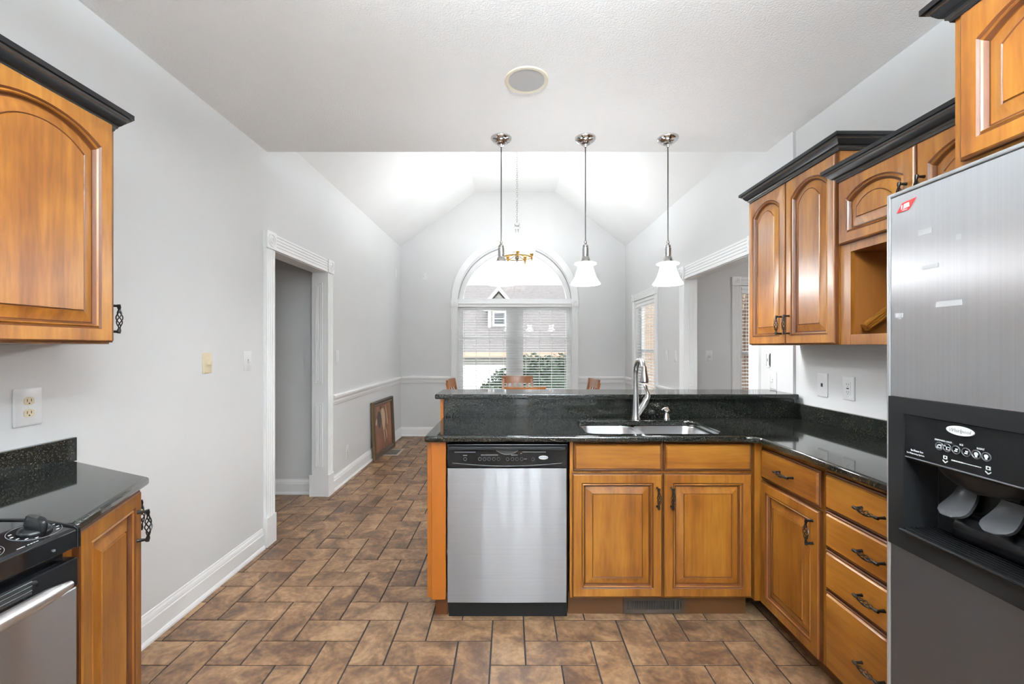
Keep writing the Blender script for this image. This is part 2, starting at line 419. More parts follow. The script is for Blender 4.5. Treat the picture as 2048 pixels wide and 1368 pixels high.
# rows are indexed the other way round (nearer = larger j)
fb, fcols = make_floor()
fo = fb.build('floor', [M['tile'], M['grout']])
at = fo.data.color_attributes.new('tile', 'FLOAT_COLOR', 'CORNER')
buf = []
for p, c in zip(fo.data.polygons, fcols): buf += [c[0], c[1], c[2], 1.0]*p.loop_total
at.data.foreach_set('color', buf)
struct(fo)

# ------------------------------------------------------------------ shell
b = MB()
b.box(XL-.13, XL, YB, OL0-.02, 0, HC+.1); b.box(XL-.13, XL, OL0-.02, OL1+.02, OH+.02, 2.92)
b.box(XL-.13, XL, OL1+.02, YF+.13, 0, 2.92); b.box(XL-.13, XL, YH-.1, OL0-.02, HC+.1, 2.92)
struct(b.build('wall_left', M['wall']))
b = MB()
b.box(XR, XR+.095, YB, YJ, 0, HC+.1); b.box(XRD, XR+.095, YJ, OR0-.02, 0, HC+.1)
b.box(XRD, XR+.095, YH-.1, OR0-.02, HC+.1, 2.93)
b.box(XRD, XR+.095, OR0-.02, OR1+.02, OH+.02, 2.93)
W2 = (5.29, 6.15, .62, 2.02)
b.box(XRD, XR+.095, OR1+.02, W2[0], 0, 2.93); b.box(XRD, XR+.095, W2[1], YF+.13, 0, 2.93)
b.box(XRD, XR+.095, W2[0], W2[1], 0, W2[2]); b.box(XRD, XR+.095, W2[0], W2[1], W2[3], 2.93)
struct(b.build('wall_right', M['wall']))
# gable wall with the arched window opening
WX, WR, WS, WB = .073, .88, 2.05, .50
arch = [(WX-WR, WB), (WX+WR, WB)] + [(WX+WR*math.cos(a), WS+WR*math.sin(a)) for a in [PI*i/40 for i in range(41)]]
PKL, PKR, ZPK = -.54, .70, 3.77
outer = [(XL, 0), (XRD, 0), (XRD, 2.93), (PKR, ZPK), (PKL, ZPK), (XL, 2.92)]
vs, fs = fill_poly(outer, [arch], 0, .13)
b = MB(); b.M = Matrix(((1,0,0,0),(0,0,1,YF),(0,1,0,0),(0,0,0,1))); b.add(vs, fs)
struct(b.build('wall_back', M['wall']))
# wall behind the camera ; unseen sidelight added to streak the dishwasher steel
SLX0, SLX1 = .120, .330
b = MB(); b.box(XL-.13, SLX0, YB-.1, YB, 0, HC); b.box(SLX1, XR+.095, YB-.1, YB, 0, HC); b.box(SLX0, SLX1, YB-.1, YB, 0, .12); b.box(SLX0, SLX1, YB-.1, YB, 2.08, HC)
struct(b.build('wall_front', M['wall']))
b = MB(); b.box(SLX0-.08, SLX0, YB, YB+.02, 0, 2.16); b.box(SLX1, SLX1+.08, YB, YB+.02, 0, 2.16); b.box(SLX0, SLX1, YB, YB+.02, 2.08, 2.16); struct(b.build('trim_added', M['trim']))
struct(MB().box(SLX0, SLX1, YB-.06, YB-.054, .12, 2.08).build('window_4', M['glass']))
struct(MB().box(XL-.13, XR+.095, YB-.1, YH, HC, HC+.10).build('ceiling', M['ceil']))
b = MB()
sl = (ZPK-2.92)/(PKL-XL); sr = (ZPK-2.93)/(XRD-PKR)
b.prism([(XL-.13, 2.92-.13*sl), (PKL, ZPK), (PKR, ZPK), (XR+.095, 2.93-(XR+.095-XRD)*sr),
         (XR+.095, 3.1-(XR+.095-XRD)*sr), (PKR+.03, ZPK+.1), (PKL-.03, ZPK+.1), (XL-.13, 3.1-.13*sl)], 'y', YH-.1, YF+.13)
struct(b.build('ceiling_vault', M['vault']))
struct(MB().prism([(XL, HC+.1), (XRD, HC+.1), (XRD, 2.93), (PKR, ZPK), (PKL, ZPK), (XL, 2.92)], 'y', YH-.1, YH).build('wall_header', M['vault']))
# hallway beyond the left opening
b = MB(); b.box(-4.0, XL-.13, 4.05, 4.15, 0, 2.5); struct(b.build('wall_hall_far', M['wall']))
b = MB(); b.box(-4.0, XL-.13, 2.75, 2.85, 0, 2.5); struct(b.build('wall_hall_near', M['wall']))
struct(MB().box(-4.1, -4.0, 2.75, 4.15, 0, 2.5).build('wall_hall_end', M['wall']))
struct(MB().box(-4.1, XL-.13, 2.75, 4.15, 2.5, 2.56).build('ceiling_hall', M['ceil']))
# side room beyond the right opening
W3 = (2.60, 3.50, .55, 2.07)
SR0, SR1, SRE = 1.6, 4.90, 4.9
b = MB(); b.box(XR+.095, W3[0], SR1, SR1+.12, 0, HC); b.box(W3[1], SRE, SR1, SR1+.12, 0, HC)
b.box(W3[0], W3[1], SR1, SR1+.12, 0, W3[2]); b.box(W3[0], W3[1], SR1, SR1+.12, W3[3], HC)
struct(b.build('wall_side_room_back', M['wall']))
struct(MB().box(SRE, SRE+.1, SR0, SR1+.12, 0, HC).build('wall_side_room_right', M['wall']))
struct(MB().box(XR+.095, SRE+.1, SR0-.1, SR0, 0, HC).build('wall_side_room_front', M['wall']))
struct(MB().box(XR+.095, SRE+.1, SR0-.1, SR1+.12, HC, HC+.1).build('ceiling_side_room', M['ceil']))

# ------------------------------------------------------------------ baseboards, chair rail, casings
BASE = [(0, 0), (.026, 0), (.026, .010), (.020, .022), (.016, .024), (.016, .098), (.012, .104), (.014, .108), (.011, .122), (.006, .132), (.006, .138), (0, .140)]
RAIL = [(0, .822), (.010, .824), (.012, .838), (.016, .846), (.020, .870), (.030, .884), (.036, .900), (.036, .912), (.030, .920), (0, .920)]
def run(prof, p0, p1, inward, name, m='trim'):
    """moulding with profile (out, z) along the straight line p0->p1, pushed out along inward"""
    p0 = Vector((*p0, 0)); p1 = Vector((*p1, 0)); u = Vector((*inward, 0))
    b = MB(); b.loops([[p0+u*d+Vector((0,0,z)) for d, z in prof], [p1+u*d+Vector((0,0,z)) for d, z in prof]])
    return struct(b.build(name, M[m]))
run(BASE, (XL, 1.70), (XL, OL0-.13), (1, 0), 'baseboard_left')
run(BASE, (XL, OL1+.13), (XL, YF), (1, 0), 'baseboard_left_dining')
run(BASE, (XL, YF), (XRD, YF), (0, -1), 'baseboard_back')
run(BASE, (XRD, OR1+.14), (XRD, YF), (-1, 0), 'baseboard_right')
run(BASE, (-4.0, 4.05), (XL-.13, 4.05), (0, -1), 'baseboard_hall')
run(BASE, (XR+.095, SR1), (SRE, SR1), (0, -1), 'baseboard_side_room')
run(RAIL, (XL, OL1+.113), (XL, YF), (1, 0), 'trim_1')
run(RAIL, (XL, YF), (WX-WR-.098, YF), (0, -1), 'trim_2')
run(RAIL, (WX+WR+.098, YF), (XRD, YF), (0, -1), 'trim_3')
run(RAIL, (XRD, OR1+.135), (XRD, W2[0]-.10), (-1, 0), 'trim_4')
run(RAIL, (XRD, W2[1]+.10), (XRD, YF), (-1, 0), 'trim_5')

def fluted(w, t=.020, n=4):
    """2D outline (across, out) of fluted casing"""
    pts = [(0, 0), (0, t)]
    g = w/(n+.8)
    for i in range(n):
        c = w*.5 + (i-(n-1)/2)*g
        pts += [(c-g*.32, t), (c-g*.18, t-.006), (c+g*.18, t-.006), (c+g*.32, t)]
    return pts + [(w, t), (w, 0)]
def rosette(b, x, z, w, t=.030):
    b.box(x, x+w, -t, 0, z, z+w)
    b.torus((x+w/2, -t, z+w/2), w*.34, w*.055, 'y', 24, 6); b.torus((x+w/2, -t, z+w/2), w*.15, w*.06, 'y', 16, 6)
def casing(name, w, h, cw, loc, rz, plinth=True, z0=0, flutes=4):
    """casing round an opening x 0..w, z z0..h, seen from -y"""
    b = MB(); pz = z0 + (.20 if plinth else 0)
    for x in (-cw, w):
        F = fluted(cw, n=flutes)
        b.loops([[(x+a, -d, pz) for a, d in F], [(x+a, -d, h) for a, d in F]])
        if plinth: b.box(x-.004, x+cw+.004, -.028, 0, z0, pz)
        rosette(b, x-.004, h, cw+.008)
    F = fluted(cw, n=flutes)
    b.loops([[(.004, -d, h+a+.004) for a, d in F], [(w-.004, -d, h+a+.004) for a, d in F]])
    return struct(b.build(name, M['trim'], None, loc, (0, 0, math.radians(rz))))
casing('trim_6', OL1-OL0, OH, .112, (XL, OL0, 0), 90)
casing('trim_7', OR1-OR0, OH, .125, (XRD, OR1, 0), -90)
def jamb(name, face_x0, face_x1, y, sgn, head_y0, head_y1, panels, side_near):
    b = MB(); x0, x1 = face_x0, face_x1; t = .02
    # far and near jambs + head
    b.box(x0, x1, head_y1, head_y1+t, 0, OH); b.box(x0, x1, head_y0-t, head_y0, 0, OH); b.box(x0, x1, head_y0-t, head_y1+t, OH, OH+t)
    cx = (x0+x1)/2; pw = .032
    for z0, z1 in panels:
        for yy, d in ((head_y1, -1), (head_y0, 1)):
            ya, yb = yy, yy+d*.007
            for i in (0, .017):
                h = .006 if i == 0 else .004
                for (a0, a1, c0, c1) in ((cx-pw+i, cx-pw+i+.008, z0+i+.008, z1-i-.008), (cx+pw-i-.008, cx+pw-i, z0+i+.008, z1-i-.008),
                                         (cx-pw+i, cx+pw-i, z0+i, z0+i+.008), (cx-pw+i, cx+pw-i, z1-i-.008, z1-i)):
                    b.box(a0, a1, yy, yy+d*h, c0, c1)
    return struct(b.build(name, M['trim'], bevel=.001))
jamb('door_1', XL-.13, XL, 0, 1, OL0, OL1, [(.275, .86), (1.04, 1.965)], 0)
jamb('door_2', XRD, XR+.095, 0, 1, OR0, OR1, [(.275, .82), (.98, 1.965)], 0)
# casing on the hall side, seen past the far jamb
struct(MB().box(XL-.155, XL-.13, OL1, OL1+.07, 0, .20).build('trim_8', M['trim']))

# ------------------------------------------------------------------ windows and blinds
def slats(w, z0, z1, tilt=3, pitch=.040, depth=.050):
    b = MB(); z = z1
    t = math.radians(tilt)
    while z > z0:
        L = []
        for k in range(5):
            u = (k/4-.5)*depth; bow = .003*(1-(2*k/4-1)**2)
            L.append((u*math.cos(t), z + u*math.sin(t) + bow))
        poly = L + [(p[0], p[1]-.0025) for p in L[::-1]]
        b.loops([[(0, p[0], p[1]) for p in poly], [(w, p[0], p[1]) for p in poly]])
        z -= pitch
    return b
def blind(label, w, z0, z1, loc, rz, cords, valance=.07):
    """x 0..w, centred on y=0, room side is -y; z1 = top of the headrail"""
    t = thing('window_blind', label, 'blind', loc, rz, None)
    hb = MB().box(0, w, -.028, .025, z1-valance, z1)
    hb.box(-.002, w+.002, -.036, -.028, z1-valance, z1-valance*.72).box(-.002, w+.002, -.040, -.028, z1-valance*.3, z1)
    hb.build('headrail', M['blind'], t, bevel=.003)
    slats(w, z0+.03, z1-valance-.02).build('slats', M['blind'], t, smooth=40)
    MB().box(0, w, -.026, .026, z0, z0+.018).build('bottom_rail', M['blind'], t, bevel=.003)
    for c in cords:
        cb = MB()
        for y in (-.027, .027): cb.box(c*w-.0018, c*w+.0018, y-.0008, y+.0008, z0, z1-valance)
        cb.build('ladder_cord', M['blind'], t)
    return t
# arched window
w1 = bpy.data.objects.new('window_1', None); COL.objects.link(w1); w1['kind'] = 'structure'
def arc_band(b, r0, r1, y0, y1, cz, n=48, a0=0, a1=PI):
    ls = []
    for i in range(n+1):
        a = a0+(a1-a0)*i/n; c, s = math.cos(a), math.sin(a)
        ls.append([(WX+r0*c, y0, cz+r0*s), (WX+r1*c, y0, cz+r1*s), (WX+r1*c, y1, cz+r1*s), (WX+r0*c, y1, cz+r0*s)])
    b.loops(ls)
b = MB()
# casing: legs, corner blocks, curved head
cw = .097
for x in (WX-WR-cw, WX+WR):
    F = fluted(cw); b.loops([[(x+a, YF-d, WB-.1) for a, d in F], [(x+a, YF-d, 2.0) for a, d in F]])
    b.M = Matrix.Translation((0, YF, 0)); rosette(b, x-.006, 1.995, cw+.012); b.M = Matrix.Identity(4)
arc_band(b, WR, WR+cw, YF-.018, YF, 2.085, a0=.02, a1=PI-.02); arc_band(b, WR, WR+.02, YF-.024, YF-.018, 2.085, a0=.02, a1=PI-.02); arc_band(b, WR+cw-.022, WR+cw, YF-.026, YF-.018, 2.085, a0=.02, a1=PI-.02)
b.box(WX-WR-.12, WX+WR+.12, YF-.05, YF+.02, WB-.02, WB+.015)
cas = b.build('window_casing', M['trim'], w1, smooth=30)
b = MB()
arc_band(b, WR-.075, WR-.006, YF+.045, YF+.11, WS); arc_band(b, WR-.055, WR-.03, YF+.035, YF+.05, WS)
b.box(WX-WR+.001, WX+WR-.001, YF+.030, YF+.112, 2.055, 2.125); 
b.box(WX-WR, WX+WR, YF+.02, YF+.11, 1.985, 2.055)
b.build('arch_frame', M['trim'], w1, smooth=30)
gp = [(WX+(WR-.07)*math.cos(PI*i/40), WS+(WR-.07)*math.sin(PI*i/40)) for i in range(41)]
MB().prism(gp, 'y', YF+.074, YF+.078).build('arch_pane', M['glass'], w1)
for x0, x1 in ((WX-WR+.02, WX-.078), (WX+.078, WX+WR-.02)):
    b = MB(); fw = .055
    b.box(x0-.02, x0, YF+.05, YF+.125, WB, 1.99); b.box(x1, x1+.02, YF+.05, YF+.125, WB, 1.99)
    for z0, z1, y in ((1.50, 1.985, .085), (WB+.015, 1.535, .06)):
        b.box(x0, x0+fw, YF+y, YF+y+.03, z0, z1); b.box(x1-fw, x1, YF+y, YF+y+.03, z0, z1)
        b.box(x0+fw, x1-fw, YF+y, YF+y+.03, z0, z0+.035); b.box(x0+fw, x1-fw, YF+y, YF+y+.03, z1-.035, z1)
    sa = b.build('window_sash', M['trim'], w1)
    p = MB(); p.box(x0+fw, x1-fw, YF+.098, YF+.102, 1.535, 1.95); p.box(x0+fw, x1-fw, YF+.073, YF+.077, WB+.05, 1.50)
    p.build('pane', M['glass'], sa)
MB().box(WX-.058, WX+.058, YF+.045, YF+.125, WB, 1.99).build('mullion', M['trim'], w1)
blind('wide white slatted blind lowered over the arched window, open slats', 2*WR-.03, WB+.05, 2.053, (WX-WR+.015, YF+.012, 0), 0,
      [.05, .155, .275, .40, .505, .60, .72, .83, .95], valance=.062)
# side windows
def side_window(n, w, z0, z1, loc, rz, wall_t, cw=.09):
    e = bpy.data.objects.new('window_%d' % n, None); COL.objects.link(e); e['kind'] = 'structure'
    e.location = loc; e.rotation_euler = (0, 0, math.radians(rz))
    b = MB()
    F = fluted(cw)
    for x in (-cw, w):
        b.loops([[(x+a, -d, z0-.02) for a, d in F], [(x+a, -d, z1) for a, d in F]]); rosette(b, x-.004, z1, cw+.008)
    b.loops([[(.004, -d, z1+a+.004) for a, d in F], [(w-.004, -d, z1+a+.004) for a, d in F]])
    b.box(-cw-.02, w+cw+.02, -.05, .02, z0-.03, z0)
    b.build('window_casing', M['trim'], e, bevel=.002)
    b = MB(); t0, t1 = wall_t*.55, wall_t*.8; f = .045
    b.box(0, .02, 0, wall_t, z0, z1); b.box(w-.02, w, 0, wall_t, z0, z1); b.box(.02, w-.02, 0, wall_t, z1-.02, z1); b.box(.02, w-.02, 0, wall_t, z0, z0+.02)
    zm = (z0+z1)/2
    b.box(.02, .02+f, t0, t1, z0+.02, z1-.02); b.box(w-.02-f, w-.02, t0, t1, z0+.02, z1-.02)
    for z in (z0+.02, zm-.02, z1-.06): b.box(.02+f, w-.02-f, t0, t1, z, z+.04)
    sa = b.build('window_sash', M['trim'], e)
    tm = (t0+t1)/2
    MB().box(.02+f, w-.02-f, tm-.002, tm+.002, z0+.06, z1-.06).build('pane', M['glass'], sa)
    return e
side_window(2, W2[1]-W2[0], W2[2], W2[3], (XRD, W2[1], 0), -90, .125)
blind('white slatted blind on the right dining wall window behind the faucet', W2[1]-W2[0]-.05, W2[2]+.03, W2[3]-.02, (XRD+.034, W2[1]-.025, 0), -90, [.12, .5, .88])
side_window(3, W3[1]-W3[0], W3[2], W3[3], (W3[0], SR1, 0), 0, .12)
blind('white slatted blind in the side room seen through the right wall opening', W3[1]-W3[0]-.05, W3[2]+.03, W3[3]-.02, (W3[0]+.025, SR1+.034, 0), 0, [.10, .35, .65, .90])

# ------------------------------------------------------------------ cabinet joinery
def outline(w, h, ins, y, rise=0, N=16):
    x0, x1, z0, z1 = ins, w-ins, ins, h-ins
    pts = [(x0, y, z0), (x1, y, z0)]
    R = 1.22; c0 = math.sqrt(R*R-1)
    for i in range(N+1):
        s = 1-2*i/N; x = (x0+x1)/2 + s*(x1-x0)/2
        a = (math.sqrt(R*R-s*s)-c0)/(R-c0)
        sh = .06 if rise else 0
        a = max(0, (a-sh)/(1-sh))
        pts.append((x, y, z1-rise*(1-a)))
    return pts
def make_handle():
    b = MB(); L = .046
    for s in (-1, 1):
        b.lathe([(.0062, 0), (.0052, -.006), (.0044, -.018), (.0050, -.027)], (0, 0, s*L), 10, 'y')
        b.tube([(0, -.026, s*(L+.006)), (0, -.0275, s*(L-.004)), (0, -.0285, s*.032)], [.0056, .0062, .0038], 10)
    for k in range(4):
        pts = []
        for i in range(21):
            t = i/20; z = (t-.5)*.066; r = .0022 + .0072*math.sin(PI*t)
            a = 2*PI*k/4 + t*1.5*PI
            pts.append((r*math.cos(a), -.0285+r*math.sin(a), z))
        b.tube(pts, .0019, 6)
    return b.mesh('birdcage_pull', [M['iron']], smooth=50)
HANDLE = make_handle()
def handle(parent, x, z, level=False):
    o = bpy.data.objects.new('pull_handle', HANDLE); COL.objects.link(o); o.parent = parent
    o.location = (x, -.020, z); o.rotation_euler = (0, PI/2, 0) if level else (0, 0, 0)
    return o
def door(parent, x, z, w, h, rise=0, hx=None, hz=None, y=0, fw=.062):
    t = .020; b = MB()
    L = [outline(w, h, 0, 0), outline(w, h, 0, -t+.006), outline(w, h, .004, -t+.004), outline(w, h, .007, -t),
         outline(w, h, fw-.018, -t, rise), outline(w, h, fw-.0125, -t+.005, rise), outline(w, h, fw-.008, -t+.001, rise),
         outline(w, h, fw-.005, -t+.005, rise), outline(w, h, fw, -t+.015, rise)]
    b.loops(L, True, False, [1, 1, 0, 0, 1, 0, 0, 1])
    o = b.build('cabinet_door', [M['wood'], M['glaze']], parent, (x, y, z), smooth=35)
    p = MB()
    L = [outline(w, h, fw-.001, -t+.0155, rise), outline(w, h, fw+.004, -t+.0145, rise), outline(w, h, fw+.036, -t+.0035, rise*.92),
         outline(w, h, fw+.0390, -t+.006, rise*.92), outline(w, h, fw+.041, -t+.0025, rise*.92)]
    p.loops(L, False, True, [1, 0, 1, 0, 0])
    p.build('raised_panel', [M['wood'], M['glaze']], o, smooth=25)
    if hx is not None: handle(o, hx, hz)
    return o
def drawer(parent, x, z, w, h, pull=True, y=0, name='drawer_front'):
    t = .020; b = MB()
    L = [outline(w, h, 0, 0, N=2), outline(w, h, 0, -t+.009, N=2), outline(w, h, .004, -t+.006, N=2), outline(w, h, .009, -t+.008, N=2), outline(w, h, .014, -t, N=2)]
    b.loops(L, True, True, [1, 1, 1, 0, 0])
    o = b.build(name, [M['woodx'], M['glaze']], parent, (x, y, z), smooth=25)
    if pull: handle(o, w/2, h/2, True)
    return o
CROWN = [(0, 0), (.006, 0), (.008, .008), (.013, .010), (.014, .017), (.022, .022), (.031, .034), (.034, .041), (.040, .043), (.042, .049), (.050, .050), (.050, .066), (0, .066)]
def crown(parent, path, z, flip=1):
    """mitred crown along an open 2D path; outward = right of travel * flip"""
    n = len(path); P = [Vector(p) for p in path]
    nor = []
    for i in range(n-1):
        d = (P[i+1]-P[i]).normalized(); nor.append(Vector((d.y, -d.x))*flip)
    ls = []
    for i in range(n):
        if i == 0: m = nor[0]
        elif i == n-1: m = nor[-1]
        else:
            m = (nor[i-1]+nor[i]); m = m/(m.dot(nor[i]))
        ls.append([(P[i].x+m.x*d, P[i].y+m.y*d, z+h) for d, h in CROWN])
    b = MB(); n2 = len(CROWN)
    b.loops(ls)
    # edges where the black finish is rubbed through
    for k in range(n-1):
        for i in (2, 7): b.m[k*n2+i] = 1
    return b.build('crown_molding', [M['crown'], M['worn']], parent, smooth=20)

# right base run: local x -> -Y, local y -> +X, faces -X ; front of carcass at X=1.255, door faces at 1.235
TK = .105
def base_carcass(t, w, d=.54, top=.905, z0=TK, frame=True):
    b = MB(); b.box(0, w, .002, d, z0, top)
    b.build('carcass', M['wood'], t)
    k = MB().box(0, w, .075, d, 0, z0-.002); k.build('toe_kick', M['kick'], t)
XF = 1.255
u1 = thing('base_cabinet', 'maple base cabinet right of the sink with one drawer above one door', 'cabinet', (XF, 2.145, 0), -90)
base_carcass(u1, .43)
drawer(u1, .008, .728, .405, .150)
door(u1, .008, .115, .405, .600, 0, .372, .505)
u2 = thing('drawer_cabinet', 'maple base cabinet with four stacked drawers next to the refrigerator', 'cabinet', (XF, 1.712, 0), -90)
base_carcass(u2, .48)
for z, h in ((.738, .146), (.588, .144), (.426, .156), (.115, .305)): drawer(u2, .008, z, .464, h)
# sink base faces the camera
u3 = thing('sink_cabinet', 'wide maple sink base with two doors under two plain false drawer fronts', 'cabinet', (.300, 2.170, 0), 0)
b = MB(); b.box(.02, .894, .022, .53, TK+.01, TK+.03); b.box(.02, .894, .512, .53, TK+.03, .905); b.box(.02, .894, .002, .022, TK+.01, .905); b.box(0, .02, .002, .53, TK+.01, .905); b.box(.894, .914, .002, .53, TK+.01, .905); b.build('carcass', M['wood'], u3)
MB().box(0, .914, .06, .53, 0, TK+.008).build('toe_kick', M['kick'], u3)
drawer(u3, .016, .757, .444, .140, False, name='false_drawer_front'); drawer(u3, .468, .757, .438, .140, False, name='false_drawer_front')
door(u3, .012, .128, .446, .614, 0, .420, .500); door(u3, .466, .128, .438, .614, 0, .036, .500)
# dark stile closing the inside corner
tag(MB().box(1.2145, 1.2535, 2.149, 2.175, TK+.01, .905).build('corner_filler', M['wood']), 'narrow maple filler strip in the inside corner right of the sink cabinet', 'filler strip')
v = thing('toe_kick_vent', 'long metal vent grille in the toe kick under the sink cabinet', 'vent', (.585, 2.2285, .012), 0)
b = MB(); b.box(0, .305, -.008, -.001, 0, .075); b.build('back_plate', M['slot'], v)
b = MB(); b.box(-.004, .309, -.012, -.008, -.002, .016); b.box(-.004, .309, -.012, -.008, .062, .078); b.box(-.004, .012, -.012, -.008, .016, .062); b.box(.293, .309, -.012, -.008, .016, .062)
for i in range(23): b.box(.012+i*.0124, .0155+i*.0124, -.011, -.008, .016, .062)
b.build('grille', mat('brown_vent_metal', (.055, .038, .028), .45), v)
# peninsula end panel
pe = thing('peninsula_end_panel', 'orange maple end panel and stile closing the peninsula left of the dishwasher', 'panel', (-.413, 2.15, 0), 0)
MB().box(.023, .094, 0, .022, .118, .905).build('stile', M['panel'], pe, bevel=.002)
b = MB(); b.box(.003, .022, .022, .54, .118, .905); b.build('side_panel', M['panel'], pe)
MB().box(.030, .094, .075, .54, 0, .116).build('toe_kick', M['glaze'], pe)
b = MB(); b.box(-.006, .0, .06, .48, .20, .86)
b = MB().box(-.002, .003, .022, .54, .118, .20).box(-.002, .003, .022, .54, .82, .90).box(-.002, .003, .022, .10, .20, .82).box(-.002, .003, .46, .54, .20, .82)
b.build('applied_frame', M['panel'], pe)
# pony wall behind the peninsula with wooden end
struct(MB().box(-.413, XRD, 2.724, 2.84, 0, 1.052).build('wall_peninsula', M['wall']))
tag(MB().box(-.434, -.4145, 2.695, 2.845, 0, 1.052).build('wood_end_board', M['panel']), 'narrow upright maple board under the left end of the raised bar', 'board')

# ------------------------------------------------------------------ countertops
ZC = .937
def rrect(x0, x1, y0, y1, r, n=8):
    pts = []
    for cx, cy, a0 in ((x1-r, y0+r, -90), (x1-r, y1-r, 0), (x0+r, y1-r, 90), (x0+r, y0+r, 180)):
        for i in range(n+1):
            a = math.radians(a0+90*i/n); pts.append((cx+r*math.cos(a), cy+r*math.sin(a)))
    return pts
def slab(name, outer, holes, z0, z1, bev=.009):
    vs, fs = fill_poly(outer, holes, z0, z1); b = MB(); b.add(vs, fs)
    o = b.build(name, M['granite'], smooth=60)
    m = o.modifiers.new('edge', 'BEVEL'); m.width = bev; m.segments = 3; m.limit_method = 'ANGLE'; m.angle_limit = math.radians(60)
    return o
rc = .07
fil = [(1.205-rc+rc*math.sin(math.radians(a)), 2.12-rc+rc*math.cos(math.radians(a))) for a in range(0, 91, 10)]
outerc = [(-.4215, 2.12)] + fil + [(1.205, 1.235), (XR-.002, 1.235), (XR-.002, 2.722), (-.4215, 2.722)]
SH = rrect(.395, 1.082, 2.185, 2.572, .065)
tag(slab('countertop', outerc, [SH], ZC-.030, ZC), 'black granite countertop turning the corner over sink and dishwasher', 'countertop')
tag(slab('bar_top', [(-.464, 2.660), (1.7815, 2.660), (1.7815, 2.976), (-.464, 2.976)], [], 1.054, 1.084), 'raised black granite bar ledge along the peninsula', 'countertop')
tag(slab('peninsula_backsplash', [(-.413, 2.700), (1.7755, 2.700), (1.7755, 2.722), (-.413, 2.722)], [], ZC+.0005, 1.053, .001), 'black granite backsplash under the raised bar behind the sink', 'backsplash')
tag(slab('wall_backsplash', [(1.776, 1.235), (XR-.001, 1.235), (XR-.001, 2.7225), (1.776, 2.7225)], [], ZC+.0005, 1.026, .002), 'low black granite backsplash on the right wall beside the refrigerator', 'backsplash')
# left counter: angled end
A, Bp, C = (-1.077, 1.068), (-1.222, 1.464), (-1.672, 1.668)
lo = [(XL+.001, 1.068), A, Bp, (XL+.001, 1.676)]
tag(slab('end_countertop', lo, [], ZC-.030, ZC, .010), 'small black granite countertop with angled end on the left wall by the range', 'countertop')
tag(slab('end_backsplash', [(XL+.001, .94), (XL+.021, .94), (XL+.021, 1.668), (XL+.001, 1.668)], [], ZC+.0005, 1.028, .002), 'low black granite backsplash below the outlet on the left wall', 'backsplash')

# left angled base cabinet
ang = math.degrees(math.atan2(Bp[1]-A[1], Bp[0]-A[0]))     # direction of the front face
c1 = thing('angled_base_cabinet', 'maple base cabinet with angled faces beside the range at lower left', 'cabinet', (0, 0, 0), 0)
a2 = (-1.112, 1.074); b2 = (-1.245, 1.437); cc = (XL+.002, 1.632)
MB().prism([(XL+.002, 1.074), a2, b2, cc], 'z', .11, .905).build('carcass', M['wood'], c1)
def inset_xy(p, d): return p
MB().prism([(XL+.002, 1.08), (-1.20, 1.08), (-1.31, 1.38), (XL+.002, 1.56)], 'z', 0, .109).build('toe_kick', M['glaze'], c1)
fl = math.hypot(b2[0]-a2[0], b2[1]-a2[1]); rz1 = math.atan2(b2[1]-a2[1], b2[0]-a2[0])
d1 = door(c1, 0, .125, fl-.045, .775, 0, fl-.078, .665)
d1.location = (a2[0]+.041*math.cos(rz1), a2[1]+.041*math.sin(rz1), .125); d1.rotation_euler = (0, 0, rz1)
fl2 = math.hypot(cc[0]-b2[0], cc[1]-b2[1]); rz2 = math.atan2(cc[1]-b2[1], cc[0]-b2[0])
d2 = door(c1, 0, .125, fl2-.03, .775, 0, .05, .665)
d2.location = (b2[0]+.014*math.cos(rz2), b2[1]+.014*math.sin(rz2), .125); d2.rotation_euler = (0, 0, rz2)

# ------------------------------------------------------------------ wall cabinets
def wall_cab(label, loc, rz, w, h, d, z0, name='wall_cabinet'):
    t = thing(name, label, 'cabinet', (loc[0], loc[1], z0), rz)
    return t
# right tall pair: front of carcass X=1.50, faces at 1.48
q1 = wall_cab('tall two-door maple wall cabinet at the far end of the right wall', (1.50, 2.687), -90, .722, .88, .31, 1.385)
MB().box(0, .722, .001, .309, 0, .900).build('carcass', M['wood'], q1)
door(q1, .004, .004, .352, .872, .055, .322, .105); door(q1, .362, .004, .352, .872, .055, .030, .105)
crown(q1, [(0, .300), (0, -.004), (.722, -.004), (.722, .300)], .882)
# shorter cabinet with microwave niche
q2 = wall_cab('lower maple wall cabinet with small doors above an open microwave niche', (1.50, 1.9635, ), -90, .765, .75, .31, 1.385, 'niche_cabinet')
b = MB()
nz0, nz1 = .045, .410; nx0, nx1 = .058, .707
b.box(0, nx0, .001, .020, 0, .76); b.box(nx1, .765, .001, .020, 0, .76); b.box(nx0, nx1, .001, .020, 0, nz0); b.box(nx0, nx1, .001, .020, nz1, .76)
b.build('face_frame', M['wood'], q2, bevel=.001)
b = MB()
b.box(0, .018, .020, .309, 0, .76); b.box(.747, .765, .020, .309, 0, .76); b.box(.018, .747, .300, .309, 0, .76)
b.box(.018, .747, .020, .300, nz0-.025, nz0-.004); b.box(.018, .747, .020, .300, nz1+.002, nz1+.020); b.box(.018, .747, .020, .300, .742, .76)
b.box(nx0-.018, nx0-.002, .020, .300, nz0-.004, nz1); b.box(nx1+.002, nx1+.018, .020, .300, nz0-.004, nz1)
b.build('niche_lining', M['inside'], q2)
door(q2, .010, .448, .370, .284, .045, .338, .105); door(q2, .386, .448, .370, .284, .045, .032, .105)
crown(q2, [(-.004, .300), (-.004, -.004), (.765, -.004)], .736)
tb = thing('loose_trim_strip', 'grooved maple trim strip leaning inside the open niche', 'trim strip', (1.527, 1.872, 1.434), 0)
b = MB(); b.M = Matrix.Rotation(-math.radians(36), 4, 'Y')
